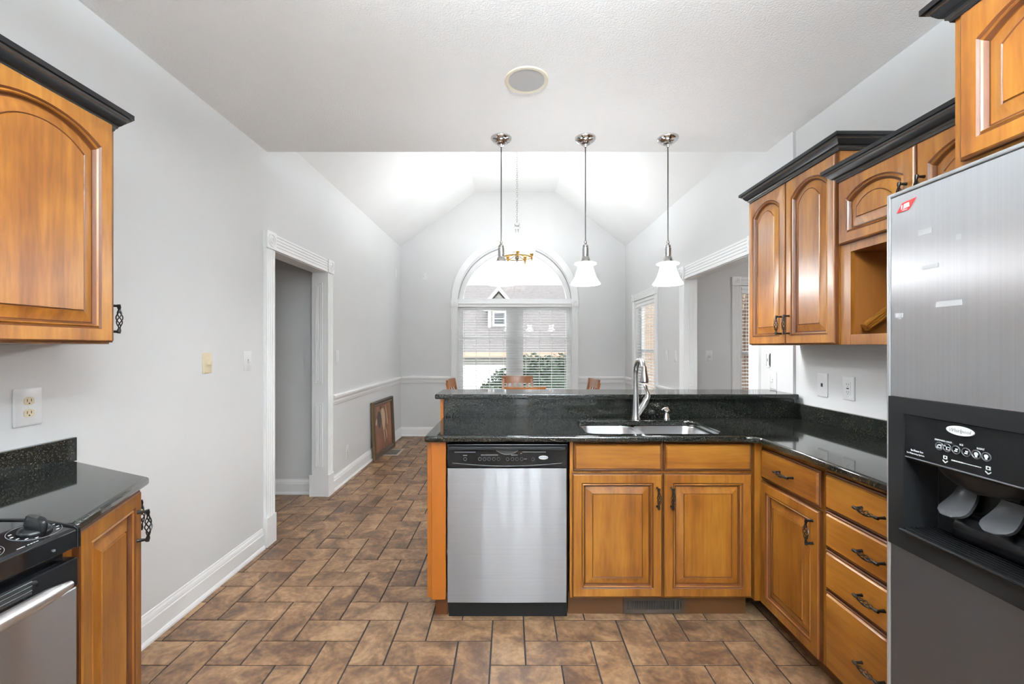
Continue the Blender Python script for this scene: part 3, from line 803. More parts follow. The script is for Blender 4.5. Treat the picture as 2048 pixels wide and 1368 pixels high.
b.box(.02, .27, -.010, .010, 0, .032); b.box(.02, .27, -.015, -.010, .003, .008); b.box(.02, .27, -.015, -.010, .014, .019); b.box(.02, .27, -.015, -.010, .025, .030)
b.build('strip', [M['woodx']], tb)
# deep cabinet above the refrigerator
q3 = wall_cab('deep maple cabinet above the refrigerator at upper right', (1.222, 1.188), -90, .95, .46, .58, 1.858, 'deep_wall_cabinet')
MB().box(0, .95, .001, .585, 0, .48).build('carcass', M['wood'], q3)
door(q3, .028, .014, .442, .392, .05, .41, .10); door(q3, .480, .014, .442, .392, .05, .03, .10)
crown(q3, [(0, .575), (0, -.002), (.95, -.002)], .412)
# left wall cabinet: local x -> +Y, faces +X
q4 = wall_cab('maple wall cabinet with arched door at upper left above the outlet', (-1.382, .598), 90, .90, .75, .30, 1.385)
MB().prism([(0, .001), (.894, .001), (1.036, .305), (0, .305)], 'z', 0, .785).build('carcass', M['wood'], q4)
door(q4, .003, .006, .440, .750, .055, .40, .10); door(q4, .449, .006, .440, .750, .055)
ea = math.atan2(.304, .142); el = math.hypot(.142, .304)
dd = door(q4, 0, 0, el-.024, .750, .04, .035, .085)
dd.location = (.894+.012*math.cos(ea), .001+.012*math.sin(ea), .006); dd.rotation_euler = (0, 0, ea)
crown(q4, [(0, -.004), (.900, -.004), (1.042, .300)], .740)

# ------------------------------------------------------------------ dishwasher
dw = thing('dishwasher', 'stainless steel dishwasher with black control panel in the peninsula', 'dishwasher', (-.316, 2.150, 0), 0)
MB().box(.003, .607, .045, .56, .10, .885).build('body', M['blkm'], dw)
b = MB(); N = 12; ls = []
for i in range(N+1):
    z = .105 + .667*i/N; bulge = -.006*math.sin(PI*i/N)
    ls.append([(.004, .045, z), (.006, bulge, z), (.30, bulge-.002, z), (.596, bulge, z), (.598, .045, z)])
b.loops(ls); b.build('door_panel', M['steel'], dw, smooth=60)
b = MB(); b.box(.002, .602, .0, .045, .775, .892)
cp = b.build('control_panel', M['blk'], dw, bevel=.004)
b = MB()
b.loops([[(.012, -.001, .866), (.590, -.001, .866), (.590, -.001, .884), (.012, -.001, .884)], [(.012, -.014, .866), (.590, -.014, .866), (.590, -.012, .880), (.012, -.012, .880)]])
b.build('top_lip', M['blkm'], cp, bevel=.002)
# curved grip recess
pts = [(.302+.055*s, .862-.020*(1-s*s)) for s in [i/8-1 for i in range(17)]]
MB().prism([(.247, .864), (.357, .864)] + pts[::-1], 'y', -.0025, -.0005).build('grip_recess', M['slot'], cp)
b = MB(); b.tube([(p[0], -.003, p[1]-.001) for p in pts], .0014, 6); b.build('grip_lip', M['dgray'], cp)
# lower curved seam of the panel
b = MB(); b.tube([(.03+.545*i/20, -.001, .798-.015*math.sin(PI*i/20)) for i in range(21)], .0012, 6); b.build('panel_seam', M['dgray'], cp)
for x in (.093, .166, .189, .212, .236, .259, .304, .328, .351, .374, .430):
    MB().torus((x, -.001, .818), .0075, .0012, 'y', 18, 6).build('button', M['dgray'], cp)
rnd = random.Random(2)
for x0, x1, z in ((.172, .257, .838), (.322, .354, .838), (.377, .494, .853), (.368, .376, .846), (.386, .400, .8185), (.083, .103, .836)):
    x = x0; b = MB()
    while x < x1:
        wd = .002+rnd.random()*.004; b.box(x, min(x1, x+wd), -.0008, 0, z-.0014, z+.0014); x += wd+.0014
    b.build('panel_printing', M['grayp'], cp)
MB().box(.040, .145, -.0012, 0, .8515, .8535).build('indicator_line', M['grayp'], cp)
bd = MB().loops([[(.482+.0235*math.cos(2*PI*i/28), y, .826+.0095*math.sin(2*PI*i/28)) for i in range(28)] for y in (0, -.003)]).build('badge', M['white'], cp)
text_part('Whirlpool', .0095, M['grayp'], 'badge_lettering', cp, (.482, -.0034, .826), UPR, shear=.3)
MB().box(.004, .606, .055, .085, .003, .100).build('kick_plate', M['blkm'], dw)

# ------------------------------------------------------------------ refrigerator: local x -> -Y, y -> +X
rf = thing('refrigerator', 'stainless side-by-side refrigerator with black ice and water dispenser at right edge', 'refrigerator', (1.02, 1.172, 0), -90)
MB().box(.006, .905, .105, .77, .03, 1.765).build('body', M['dgray'], rf, bevel=.004)
DW_, DT, DB = .392, 1.784, .095
def ringbox(b, x0, x1, z0, z1, t, y0, y1, m=0):
    b.box(x0, x0+t, y0, y1, z0, z1, m); b.box(x1-t, x1, y0, y1, z0, z1, m); b.box(x0+t, x1-t, y0, y1, z0, z0+t, m); b.box(x0+t, x1-t, y0, y1, z1-t, z1, m)
b = MB(); ringbox(b, 0, DW_, DB, DT, .010, 0, .09); b.box(0, DW_, .088, .10, DB, DT)
fd = b.build('freezer_door', M['edge'], rf, bevel=.003)
MB().box(.0125, DW_-.0125, .002, .086, 1.245, DT-.0125).build('upper_panel', M['steelv'], fd)
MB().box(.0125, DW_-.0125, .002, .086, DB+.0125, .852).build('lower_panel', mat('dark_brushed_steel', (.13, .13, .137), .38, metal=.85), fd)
cx0, cx1, cz0, cz1 = .055, .345, .905, 1.088
b = MB(); b.box(.0105, cx0, -.004, .086, .853, 1.244); b.box(cx1, DW_-.0105, -.004, .086, .853, 1.244); b.box(cx0, cx1, -.004, .086, cz1+.115, 1.244); b.box(cx0, cx1, -.004, .086, .853, cz0)
b.box(cx0, cx1, .0865, .0875, cz0, cz1)
b.build('dispenser_surround', M['blkm'], fd)
cp = MB().box(cx0, cx1, -.001, .086, cz1, cz1+.115).build('dispenser_controls', M['blk'], fd, bevel=.002)
b = MB(); b.tube([(cx0+.004+i*(cx1-cx0-.008)/16, -.002, cz1+.006) for i in range(17)], .002, 6); b.build('panel_lip', M['dgray'], fd)
fz = cz1
bx = .194
MB().loops([[(bx+.030*math.cos(2*PI*i/28), y, fz+.097+.0105*math.sin(2*PI*i/28)) for i in range(28)] for y in (-.001, -.004)]).build('badge', M['white'], fd)
text_part('Whirlpool', .0115, M['grayp'], 'badge_lettering', fd, (bx, -.0044, fz+.097), UPR, shear=.3)
for i, x in enumerate((.146, .164, .184, .206, .227, .247)):
    MB().torus((x, -.0015, fz+.052), .0088, .0013, 'y', 20, 6).build('button', M['dgray'], fd)
b = MB()
def ico(x, z, k):
    y0, y1 = -.0022, -.0010
    if k in (0, 1):
        dx = .003 if k else 0
        ringbox(b, x-.0048+dx, x+.0048+dx, z-.005, z+.0025, .0014, y0, y1); b.box(x-.006*k-.002, x-.006*k+.003+.002*(1-k), y0, y1, z+.0028, z+.0045)
    elif k in (2, 3): b.box(x-.003, x+.003, y0, y1, z-.004, z-.0015); b.box(x-.001, x+.004, y0, y1, z, z+.003)
    else: b.lathe([(.004, 0), (.004, -.0012)], (x, -.001, z+.001), 12, 'y'); b.box(x-.002, x+.002, y0, y1, z-.006, z-.002)
for i, x in enumerate((.146, .164, .184, .206, .227, .247)): ico(x, fz+.052, i)
for x in (.160, .251):
    ringbox(b, x-.0042, x+.0042, fz+.025, fz+.0325, .0016, -.0022, -.001)
    b.prism([(x-.0055, fz+.022), (x, fz+.0175), (x+.0055, fz+.022), (x+.0055, fz+.0197), (x, fz+.0152), (x-.0055, fz+.0197)], 'y', -.0022, -.001)
b.build('button_symbols', M['white'], fd)
text_part('DISPENSER LOCK', .0052, M['white'], 'panel_lettering', fd, (.155, -.0014, fz+.066), UPR)
text_part('ICE', .0054, M['white'], 'panel_lettering', fd, (.196, -.0014, fz+.066), UPR)
text_part('LIGHT', .0055, M['white'], 'panel_lettering', fd, (.236, -.0014, fz+.066), UPR)
text_part('In-Door-Ice', .0068, M['white'], 'panel_lettering', fd, (.073, -.0014, fz+.026), UPR, align='LEFT')
text_part('Ice Dispensing System', .0052, M['white'], 'panel_lettering', fd, (.062, -.0014, fz+.018), UPR, align='LEFT')
b = MB(); x = .174; rnd = random.Random(5)
while x < .238:
    wd = .002+rnd.random()*.003; hh = .0012 if x < .198 else .0008; b.box(x, x+wd, -.0018, -.001, fz+.0262-hh, fz+.0262+hh); x += wd+.001
b.build('small_printing', M['white'], fd)
# chute, paddles, tray
b = MB(); ls = []
for i in range(9):
    t = i/8; r = .085*math.sqrt(max(0, 1-t*t))+.006
    ls.append([(.20+r*1.1*math.cos(a), .045+.040*math.sin(a)*(.4+.6*(1-t)), cz1-.045*t) for a in [2*PI*k/20 for k in range(20)]])
b.loops(ls); b.build('ice_chute', M['blkm'], fd, smooth=60)
for px, nm in ((.150, 'ice_paddle'), (.243, 'water_paddle')):
    b = MB(); ls = []
    for i in range(11):
        t = i/10; w = (.022+.014*t)*(1 if t < .7 else math.sqrt(max(.05, 1-((t-.7)/.32)**2))); z = cz1-.048-.062*t; y = .060-.052*t**1.6
        ls.append([(px-w, y, z), (px-w*.5, y-.004, z+.001), (px, y-.005, z+.001), (px+w*.5, y-.004, z+.001), (px+w, y, z), (px+w, y+.006, z-.004), (px-w, y+.006, z-.004)])
    b.loops(ls); b.build(nm, mat('gray_paddle_plastic', (.035, .035, .037), .30, spec=.35), fd, smooth=50)
    MB().box(px-.014, px+.014, .060, .080, cz1-.10, cz1-.012).build('paddle_arm', M['blk'], fd)
b = MB(); b.box(cx0+.002, cx1-.002, -.012, .085, cz0-.006, cz0+.004)
for i in range(7): b.box(cx0+.006, cx1-.006, -.004+i*.012, .000+i*.012, cz0+.004, cz0+.008)
b.tube([(cx0+.002, -.014, cz0+.001), (cx1-.002, -.014, cz0+.001)], .005, 8)
b.build('drip_tray', M['blk'], fd, bevel=.001)
b = MB(); b.lathe([(.034, cx0+.085), (.034, cx1-.004)], (0, .070, cz0+.040), 20, 'x'); b.build('cavity_back_panel', M['blk'], fd, smooth=60)
# red sticker and tape residue on the door
b = MB(); b.prism([(.030, 1.727), (.046, 1.749), (.085, 1.752), (.064, 1.727)], 'y', .0006, .0018)
st = b.build('red_sticker', M['red'], fd)
b = MB(); b.prism([(.043, 1.733), (.045, 1.744), (.048, 1.744), (.046, 1.733)], 'y', -.0002, .0006)
b.prism([(.050, 1.733), (.052, 1.745), (.066, 1.746), (.067, 1.735)], 'y', -.0002, .0006); b.prism([(.046, 1.729), (.047, 1.731), (.062, 1.731), (.060, 1.729)], 'y', -.0002, .0006)
b.build('sticker_print', M['white'], fd)
for (x, z, w, h) in ((.090, 1.652, .034, .014), (.100, 1.566, .040, .010), (.135, 1.470, .060, .013), (.025, 1.452, .022, .012), (.182, 1.62, .010, .012)):
    MB().box(x, x+w, .0012, .0022, z, z+h).build('tape_mark', M['film'], fd)
# fresh-food door beyond the frame
b = MB(); ringbox(b, .398, .905, DB, DT, .010, 0, .09); b.box(.398, .905, .088, .10, DB, DT)
rd = b.build('fresh_food_door', M['edge'], rf, bevel=.003)
MB().box(.4105, .8925, .002, .086, DB+.0125, DT-.0125).build('door_panel', M['steelv'], rd)
for x in (.378, .412):
    b = MB(); b.tube([(x, 0, .75), (x, -.045, .80), (x, -.05, 1.2), (x, -.045, 1.6), (x, 0, 1.65)], .010, 10); b.build('door_handle', M['edge'], fd if x < .39 else rd, smooth=60)
MB().box(.02, .89, .10, .14, .002, .09).build('base_grille', M['blkm'], rf)

# ------------------------------------------------------------------ range (front faces +X, local x -> +Y)
rg = thing('kitchen_range', 'black and stainless slide-in range at lower left edge', 'stove', (-1.058, .298, 0), 90)
RW = .762
MB().box(.008, RW-.008, .03, .60, .09, .880).build('body', M['blkm'], rg)
MB().box(.03, RW-.03, .08, .58, 0, .088).build('base', M['blk'], rg)
b = MB()
# cooktop with sloped control panel
prof = [(.012, .886), (-.004, .888), (-.004, .932), (.004, .936), (.10, .952), (.60, .952), (.60, .886)]
b.loops([[(x, p[0], p[1]) for p in prof] for x in (.006, RW-.006)])
ct = b.build('cooktop', M['blkglass'], rg, bevel=.003)
for x in (0, RW-.008):
    b = MB(); b.loops([[(xx, p[0]-.001, p[1]+.002) for p in [(.012, .882), (-.006, .885), (-.006, .932), (.004, .938), (.10, .954), (.598, .954), (.598, .882)]] for xx in (x, x+.008)])
    b.build('end_cap', M['blk'], ct, bevel=.002)
def knob(x):
    b = MB(); sl_ = math.atan2(.016, .096)
    b.M = Matrix.Translation((x, .052, .945)) @ Matrix.Rotation(sl_, 4, 'X')
    b.lathe([(.030, 0), (.030, .003), (.026, .008), (.018, .010)], n=28)
    ls = []
    for z, k in ((.006, 1.0), (.018, 1.0), (.028, .94), (.033, .75)):
        ls.append([(.033*k*math.cos(a), .0095*k*(1+.3*abs(math.cos(a)))*math.sin(a), z) for a in [2*PI*i/20 for i in range(20)]])
    b.M = b.M @ Matrix.Rotation(math.radians(78), 4, 'Z')
    b.loops(ls)
    return b.build('control_knob', M['blk'], ct, smooth=50)
for x in (.712, .592, .472, .352, .232): knob(x)
b = MB(); sl_ = math.atan2(.016, .096)
for kx in (.712, .592):
    b.M = Matrix.Translation((kx, .052, .9448)) @ Matrix.Rotation(sl_, 4, 'X')
    for a in range(-130, 140, 24):
        c, s_ = math.cos(math.radians(a-90)), math.sin(math.radians(a-90))
        if abs(a) < 20: continue
        b.box(.040*c-.003, .040*c+.003, .036*s_-.0012, .036*s_+.0012, 0, .0004)
    for k in range(4): b.box(-.055+k*.006, -.051+k*.006, -.046, -.044, 0, .0004)
    b.box(.044, .060, -.046, -.0445, 0, .0004)
b.build('knob_markings', M['white'], ct)
b = MB()
for kx in (.712, .592):
    b.M = Matrix.Translation((kx, .052, .9449)) @ Matrix.Rotation(sl_, 4, 'X'); b.torus((0, 0, 0), .047, .0004, 'z', 40, 4, sy=.92)
b.build('knob_rings', M['grayp'], ct)
# door: black top band with vents, steel below
dr = MB().box(.012, RW-.012, -.010, .030, .30, .797).build('oven_door', M['steel'], rg, bevel=.004)
b = MB(); b.box(.012, RW-.012, -.012, .030, .798, .868)
db = b.build('door_top_band', M['blkglass'], dr, bevel=.003)
b = MB()
for z in (.838, .848, .858): b.box(.10, RW-.115, -.0135, -.0115, z-.003, z+.002)
b.build('vent_slots', M['slot'], dr)
b = MB()
for z in (.843, .853, .8625): b.tube([(.10, -.0135, z), (RW-.115, -.0135, z)], .0012, 6)
b.build('vent_ribs', M['dgray'], dr)
b = MB(); pts = [(.07 + (RW-.14)*i/24, -.052-.016*math.sin(PI*i/24), .832+.006*math.sin(PI*i/24)) for i in range(25)]
rr = [.004+.0125*min(1, (math.sin(PI*min(1, max(0, (i+.4)/24.8)))*3.2))**.6 for i in range(25)]
b.tube(pts, rr, 14); b.build('door_handle', mat('satin_aluminum', (.72, .72, .73), .30, metal=.9), dr, smooth=60)
for x in (.11, RW-.11): MB().tube([(x, -.010, .812), (x, -.050, .828)], .008, 10).build('handle_post', M['blk'], dr)
MB().box(.012, RW-.012, -.008, .030, .10, .292).build('storage_drawer', M['steel'], rg, bevel=.004)
MB().lathe([(.003, 0), (.003, -.003)], (.70, -.004, .905), 10, 'y').build('screw', M['dgray'], ct)

# ------------------------------------------------------------------ sink, faucet, soap pump
sk = thing('double_sink', 'undermount stainless double-bowl sink set in the black countertop', 'sink', (0, 0, 0), 0)
for x0, x1 in ((.399, .703), (.731, 1.078)):
    b = MB(); Z = ZC-.031
    L = [rrect(x0-.012, x1+.012, 2.177, 2.580, .07), rrect(x0, x1, 2.189, 2.568, .06), rrect(x0+.004, x1-.004, 2.193, 2.564, .06), rrect(x0+.010, x1-.010, 2.199, 2.558, .07), rrect(x0+.04, x1-.04, 2.23, 2.53, .07), rrect(x0+.13, x1-.13, 2.35, 2.41, .02)]
    zz = [Z, Z, Z-.01, Z-.16, Z-.185, Z-.19]
    ob = MB().loops([[(p[0], p[1], z) for p in l_] for l_, z in zip(L, zz)], False, True).build('bowl', M['sinkm'], sk, smooth=50)
    cxm = (x0+x1)/2
    MB().lathe([(.045, 0), (.045, .003), (.036, .004), (.030, -.002)], (cxm, 2.38, Z-.189), 24).build('drain', M['chrome'], ob, smooth=40)
MB().box(.704, .730, 2.195, 2.562, ZC-.05, ZC-.036).build('divider', M['sinkm'], sk, bevel=.006)
fc = thing('kitchen_faucet', 'brushed nickel gooseneck pull-down faucet standing behind the sink', 'faucet', (.763, 2.625, ZC), 0)
b = MB(); b.lathe([(.031, 0), (.031, .004), (.028, .010), (.025, .03), (.022, .07), (.019, .12), (.0165, .17), (.0155, .20)], n=28)
b.build('body', M['nickel'], fc, smooth=50)
b = MB(); pts = [(0, 0, .195), (0, 0, .27)]
for i in range(17):
    a = PI*i/16; pts.append((0, -.085+.085*math.cos(a), .275+.085*math.sin(a)))
pts = pts[:-2]
b.tube(pts, .0148, 16); b.build('spout', M['nickel'], fc, smooth=60)
b = MB(); e = Vector(pts[-1]); d = Vector((0, -.05, -.30)).normalized()
b.tube([e-d*.02, e+d*.005, e+d*.02, e+d*.055, e+d*.070], [.0150, .0165, .0180, .0240, .0240], 20)
hd = b.build('spray_head', M['nickel'], fc, smooth=40)
MB().tube([e+d*.0695, e+d*.0735], .0195, 20).build('spray_face', M['blk'], hd)
b = MB(); b.tube([(.012, -.004, .026), (.038, -.004, .074), (.066, -.004, .122)], [.019, .023, .021], 16); b.build('valve_body', M['nickel'], fc, smooth=50)
b = MB(); ls = [(.064, -.004, .116, .020, .020), (.072, -.004, .138, .018, .017), (.074, -.004, .156, .011, .010), (.068, -.004, .174, .0085, .006), (.060, -.006, .190, .0115, .006), (.056, -.006, .204, .012, .006), (.055, -.006, .211, .005, .003)]
b.loops([[(x+w*math.cos(a), y+t_*math.sin(a), z) for a in [2*PI*k/16 for k in range(16)]] for x, y, z, w, t_ in ls]); b.build('lever', M['nickel'], fc, smooth=60)
sp = thing('soap_pump', 'small nickel soap dispenser pump right of the faucet', 'soap dispenser', (.948, 2.622, ZC), 0)
MB().lathe([(.023, 0), (.023, .005), (.019, .010), (.016, .030), (.011, .036), (.011, .044), (.017, .048), (.018, .055), (.012, .062)], n=24).build('base', M['chrome'], sp, smooth=45)
b = MB(); b.tube([(.006, 0, .058), (.004, 0, .066), (-.020, -.01, .064), (-.036, -.016, .056)], [.010, .011, .007, .005], 12)
b.lathe([(.020, .050), (.022, .055), (.016, .064), (.004, .072)], n=20); b.build('pump_head', M['chrome'], sp, smooth=45)

# ------------------------------------------------------------------ wall plates
def plate(name, label, cat, loc, rz, kind, m='plate', w=.070, h=.114, group=None):
    t = thing(name, label, cat, loc, rz, group)
    b = MB(); L = [rrect(-w/2, w/2, -h/2, h/2, .004, 3), rrect(-w/2, w/2, -h/2, h/2, .004, 3), rrect(-w/2+.004, w/2-.004, -h/2+.004, h/2-.004, .003, 3)]
    b.loops([[(p[0], y, p[1]) for p in l_] for l_, y in zip(L, (-.0005, -.004, -.0065))]); b.build('cover_plate', M[m], t, smooth=30)
    sc = MB()
    for z in ((-.03, .03) if kind == 'toggle' else (0,) if kind == 'duplex' else (-.042, .042) if kind in ('rocker', 'gfci', 'knob', 'jack') else ()):
        sc.lathe([(.003, -.0065), (.0028, -.0078)], (0, 0, z), 10, 'y')
    if sc.v: sc.build('screw', M[m], t)
    if kind == 'duplex':
        for z in (-.021, .021):
            f = MB().loops([[(.0165*max(-1, min(1, 1.15*math.cos(a))), y, z+.0145*math.sin(a)) for a in [2*PI*i/24 for i in range(24)]] for y in (-.006, -.0085)]).build('receptacle', M['ivory'], t)
            s_ = MB().box(-.0075, -.0055, -.009, -.0083, z-.002, z+.007).box(.0055, .0075, -.009, -.0083, z-.002, z+.007).lathe([(.0025, -.0083), (.0025, -.009)], (0, 0, z-.008), 10, 'y')
            s_.build('slots', M['slot'], f)
    elif kind == 'toggle':
        MB().box(-.005, .005, -.0075, -.006, -.012, .012).build('toggle_slot', M['grayp'], t)
        b = MB(); b.M = Matrix.Rotation(math.radians(28), 4, 'X'); b.box(-.004, .004, -.020, -.003, -.005, .005); b.build('toggle', M[m], t, bevel=.001)
    elif kind == 'rocker':
        MB().box(-.0165, .0165, -.009, -.006, -.033, .033).build('rocker', M[m], t, bevel=.002)
    elif kind == 'knob':
        MB().lathe([(.014, -.006), (.014, -.016), (.011, -.022), (.009, -.023)], (.004, 0, 0), 20, 'y').build('dimmer_knob', M[m], t, smooth=40)
    elif kind == 'jack':
        MB().box(-.007, .007, -.008, -.006, -.010, .010).build('jack', M['slot'], t)
    elif kind == 'gfci':
        f = MB().box(-.0165, .0165, -.0085, -.006, -.034, .034).build('receptacle', M['plate'], t, bevel=.001)
        s_ = MB()
        for z in (-.020, .020):
            s_.box(-.0075, -.0055, -.009, -.0083, z-.002, z+.006).box(.0055, .0075, -.009, -.0083, z-.002, z+.006).box(-.002, .002, -.009, -.0083, z-.010, z-.006)
        s_.box(-.008, .008, -.009, -.0083, -.003, .003); s_.build('slots', M['slot'], f)
    elif kind == 'dot':
        MB().lathe([(.004, -.006), (.004, -.008)], (0, 0, 0), 10, 'y').build('jack', M['slot'], t)
    return t
def pos_left(px, py): Y = 865*(-XL)/(1020-px); return (XL, Y, CAMH-(py-694)*Y/865)
def pos_right(px, py, X=XRD): Y = 865*X/(px-1020); return (X, Y, CAMH-(py-694)*Y/865)
plate('wall_outlet', 'white duplex outlet under the upper left cabinet', 'outlet', pos_left(54, 814), 90, 'duplex', w=.092, h=.132)
plate('dimmer_switch', 'ivory dimmer plate with round knob on the left wall', 'switch', pos_left(413.5, 726), 90, 'knob', 'ivory', w=.070, h=.116)
plate('light_switch', 'white toggle switch on the left wall just before the opening', 'switch', pos_left(494.5, 722), 90, 'toggle', h=.128, w=.075)
plate('light_switch', 'white rocker switch just past the left opening above the chair rail', 'switch', pos_left(674, 713.5), 90, 'rocker', h=.128)
plate('wall_outlet', 'white outlet low on the left dining wall near the baseboard', 'outlet', pos_left(693.5, 905), 90, 'gfci', h=.15, w=.075)
plate('blank_plate', 'white plate high on the left dining wall near the corner', 'wall plate', pos_left(791.5, 546), 90, 'none', h=.13, w=.08)
plate('jack_plate', 'white jack plate high on the gable wall left of the arched window', 'wall plate', ((847-1020)*YF/865, YF, CAMH+141*YF/865), 0, 'dot', h=.118, w=.085)
plate('light_switch', 'left of the two white switches between side window and right opening', 'switch', pos_right(1334.5, 711), -90, 'toggle', h=.130)
plate('light_switch', 'right of the two white switches, next to the right opening casing', 'switch', pos_right(1351.5, 712), -90, 'rocker', h=.125)
plate('light_switch', 'white rotary switch on the far wall of the side room', 'switch', ((1418-1020)*SR1/865, SR1, CAMH-18*SR1/865), 0, 'knob', h=.122, w=.075)
plate('light_switch', 'white toggle switch above the right end of the bar', 'switch', pos_right(1547, 761), -90, 'toggle', h=.118, w=.075)
plate('jack_plate', 'white phone jack plate above the right wall backsplash', 'wall plate', pos_right(1646, 770, XR), -90, 'jack', h=.135, w=.082)
plate('wall_outlet', 'white square-faced outlet above the right wall backsplash next to refrigerator', 'outlet', pos_right(1698.5, 777, XR), -90, 'gfci', h=.125, w=.080)
p = pos_right(1537, 720)
o = thing('bare_outlet_box', 'uncovered device box with dark gaps above the bar end', 'outlet', p, -90)
MB().box(-.024, .024, -.0015, -.0005, -.046, .046).build('dark_box', M['slot'], o)
b = MB(); b.box(-.013, .013, -.006, -.0016, -.033, .033); b.prism([(-.022, .047), (-.010, .030), (.010, .030), (.022, .047), (.010, .052), (-.010, .052)], 'y', -.004, -.0016); b.prism([(-.022, -.047), (-.010, -.052), (.010, -.052), (.022, -.047), (.010, -.030), (-.010, -.030)], 'y', -.004, -.0016)
b.build('switch_body', M['plate'], o)
MB().box(-.004, .004, -.008, -.006, -.010, .010).build('toggle', M['grayp'], o)

# ------------------------------------------------------------------ lamps
def light(name, kind, loc, energy, col, r, parent=None):
    d = bpy.data.lights.new(name, kind); d.energy = energy; d.color = col
    if kind == 'POINT': d.shadow_soft_size = r
    o = bpy.data.objects.new(name, d); COL.objects.link(o); o.location = loc
    if parent: o.parent = parent
    return o
def pendant(label, x):
    t = thing('pendant_lamp', label, 'lamp', (x, 2.81, HC), 0, 'glass pendants over the bar')
    MB().lathe([(.068, 0), (.068, -.006), (.062, -.016), (.050, -.026), (.034, -.032), (.030, -.040), (.012, -.044), (.008, -.06)], n=36).build('canopy', M['chrome'], t, smooth=40)
    MB().lathe([(.0037, -.05), (.0037, -.68)], n=12).build('rod', M['rodm'], t, smooth=60)
    MB().lathe([(.006, -.665), (.010, -.680), (.007, -.690), (.016, -.695), (.019, -.705), (.018, -.712), (.021, -.716), (.021, -.770), (.025, -.775), (.030, -.790), (.034, -.802), (.034, -.808)], n=28).build('socket', M['nickel'], t, smooth=35)
    MB().lathe([(.030, -.806), (.056, -.810), (.069, -.815), (.070, -.820), (.050, -.828), (.048, -.834), (.055, -.862), (.069, -.905), (.084, -.932), (.096, -.948), (.094, -.951), (.080, -.936), (.064, -.905), (.050, -.862), (.043, -.836), (.03, -.815)], n=40, cap=False).build('glass_shade', M['shade'], t, smooth=50)
    light('bulb_light', 'POINT', (0, 0, -.935), PENDANT_BULB, (.96, .98, 1.0), .035, t)
    return t
pendant('leftmost of the three white glass pendant lamps, overlapping the chandelier', -.057)
pendant('middle one of the three white glass pendant lamps over the bar', .490)
pendant('rightmost of the three white glass pendant lamps, over the faucet', 1.026)

ch = thing('chandelier', 'chandelier with upturned cream glass shades hanging on a chain in the dining area', 'chandelier', (.083, 5.12, 3.77), 0)
MB().lathe([(.065, 0), (.065, -.008), (.055, -.022), (.02, -.032), (.008, -.045)], n=32).build('canopy', M['chrome'], ch, smooth=40)
b = MB(); z = -.045; i = 0
while z > -.92:
    b.torus((0, 0, z-.016), .010, .0022, 'x' if i % 2 else 'y', 14, 5, sy=1.7); z -= .026; i += 1
b.build('chain', M['nickel'], ch, smooth=60)
MB().lathe([(.006, -.925), (.030, -.935), (.034, -.945), (.028, -.955), (.028, -.975), (.036, -.985), (.024, -.995), (.022, -1.0), (.022, -1.33), (.030, -1.335), (.028, -1.345), (.010, -1.37), (.006, -1.39)], n=28).build('column', M['nickel'], ch, smooth=40)
MB().torus((0, 0, -1.335), .168, .007, 'z', 56, 8).build('ring', M['brass'], ch, smooth=60)
for k in range(5):
    a = 2*PI*k/5 + math.radians(200); c, s_ = math.cos(a), math.sin(a)
    b = MB(); b.tube([(.02*c, .02*s_, -1.30), (.09*c, .09*s_, -1.325), (.168*c, .168*s_, -1.335)], .006, 8); b.build('arm', M['brass'], ch, smooth=60)
    px, py = .178*c, .178*s_
    MB().lathe([(.004, -1.385), (.010, -1.378), (.006, -1.368), (.014, -1.360), (.012, -1.335), (.018, -1.315), (.024, -1.305), (.020, -1.298)], (px, py, 0), 18).build('shade_cup', M['brass'], ch, smooth=40)
    MB().lathe([(.022, -1.300), (.036, -1.285), (.046, -1.25), (.056, -1.20), (.070, -1.150), (.067, -1.150), (.052, -1.20), (.042, -1.25), (.030, -1.283)], (px, py, 0), 28, cap=False).build('glass_shade', M['cshade'], ch, smooth=50)
    light('bulb_light', 'POINT', (px, py, -1.138), CHAND_BULB, (.92, .97, 1.0), .03, ch)

def added_fixture(label, x, y, L):  # unseen fixtures, added to brighten kitchen walls and ceiling
    t = thing('added_kitchen_light', label, 'lamp', (x, y, HC-.0015), 0)
    for yy in (-L*.3, L*.3):
        MB().lathe([(.05, 0), (.05, -.012), (.006, -.016), (.005, -.31)], (0, yy, 0), 16).build('stem', M['nickel'], t, smooth=40)
    hb = MB().box(-.31, .31, -L/2, L/2, -.345, -.312)
    hb.box(-.31, -.304, -L/2, L/2, -.312, -.272).box(.304, .31, -L/2, L/2, -.312, -.272).box(-.304, .304, -L/2, -L/2+.006, -.312, -.272).box(-.304, .304, L/2-.006, L/2, -.312, -.272)
    hb.build('housing', M['plate'], t, bevel=.002)
    b = MB(); P = [(-.070, -.346), (-.060, -.365), (-.035, -.376), (.035, -.376), (.060, -.365), (.070, -.346)]
    b.loops([[(p[0], yy, p[1]) for p in P] for yy in (-L/2+.01, L/2-.01)]); b.build('lower_diffuser', M['diffuser'], t, smooth=40)
    MB().box(-.30, .30, -L/2+.01, L/2-.01, -.311, -.306).build('added_upper_diffuser', M['updiff'], t)
added_fixture('unseen suspended lamp above the camera position, added to brighten the kitchen', .13, .18, .80)
added_fixture('unseen suspended lamp behind the camera position, added to brighten the kitchen', .13, -1.30, 1.2)
sl_t = thing('added_side_room_light', 'unseen dome light added to brighten the side room', 'lamp', (3.3, 3.4, HC), 0)  # no lamp is visible here; added to lift the side room
MB().lathe([(.16, 0), (.16, -.02), (.15, -.03)], n=32).build('base', M['nickel'], sl_t, smooth=40)
MB().lathe([(.15, -.03), (.135, -.06), (.09, -.085), (.001, -.095)], n=32).build('dome', M['dome'], sl_t, smooth=60)
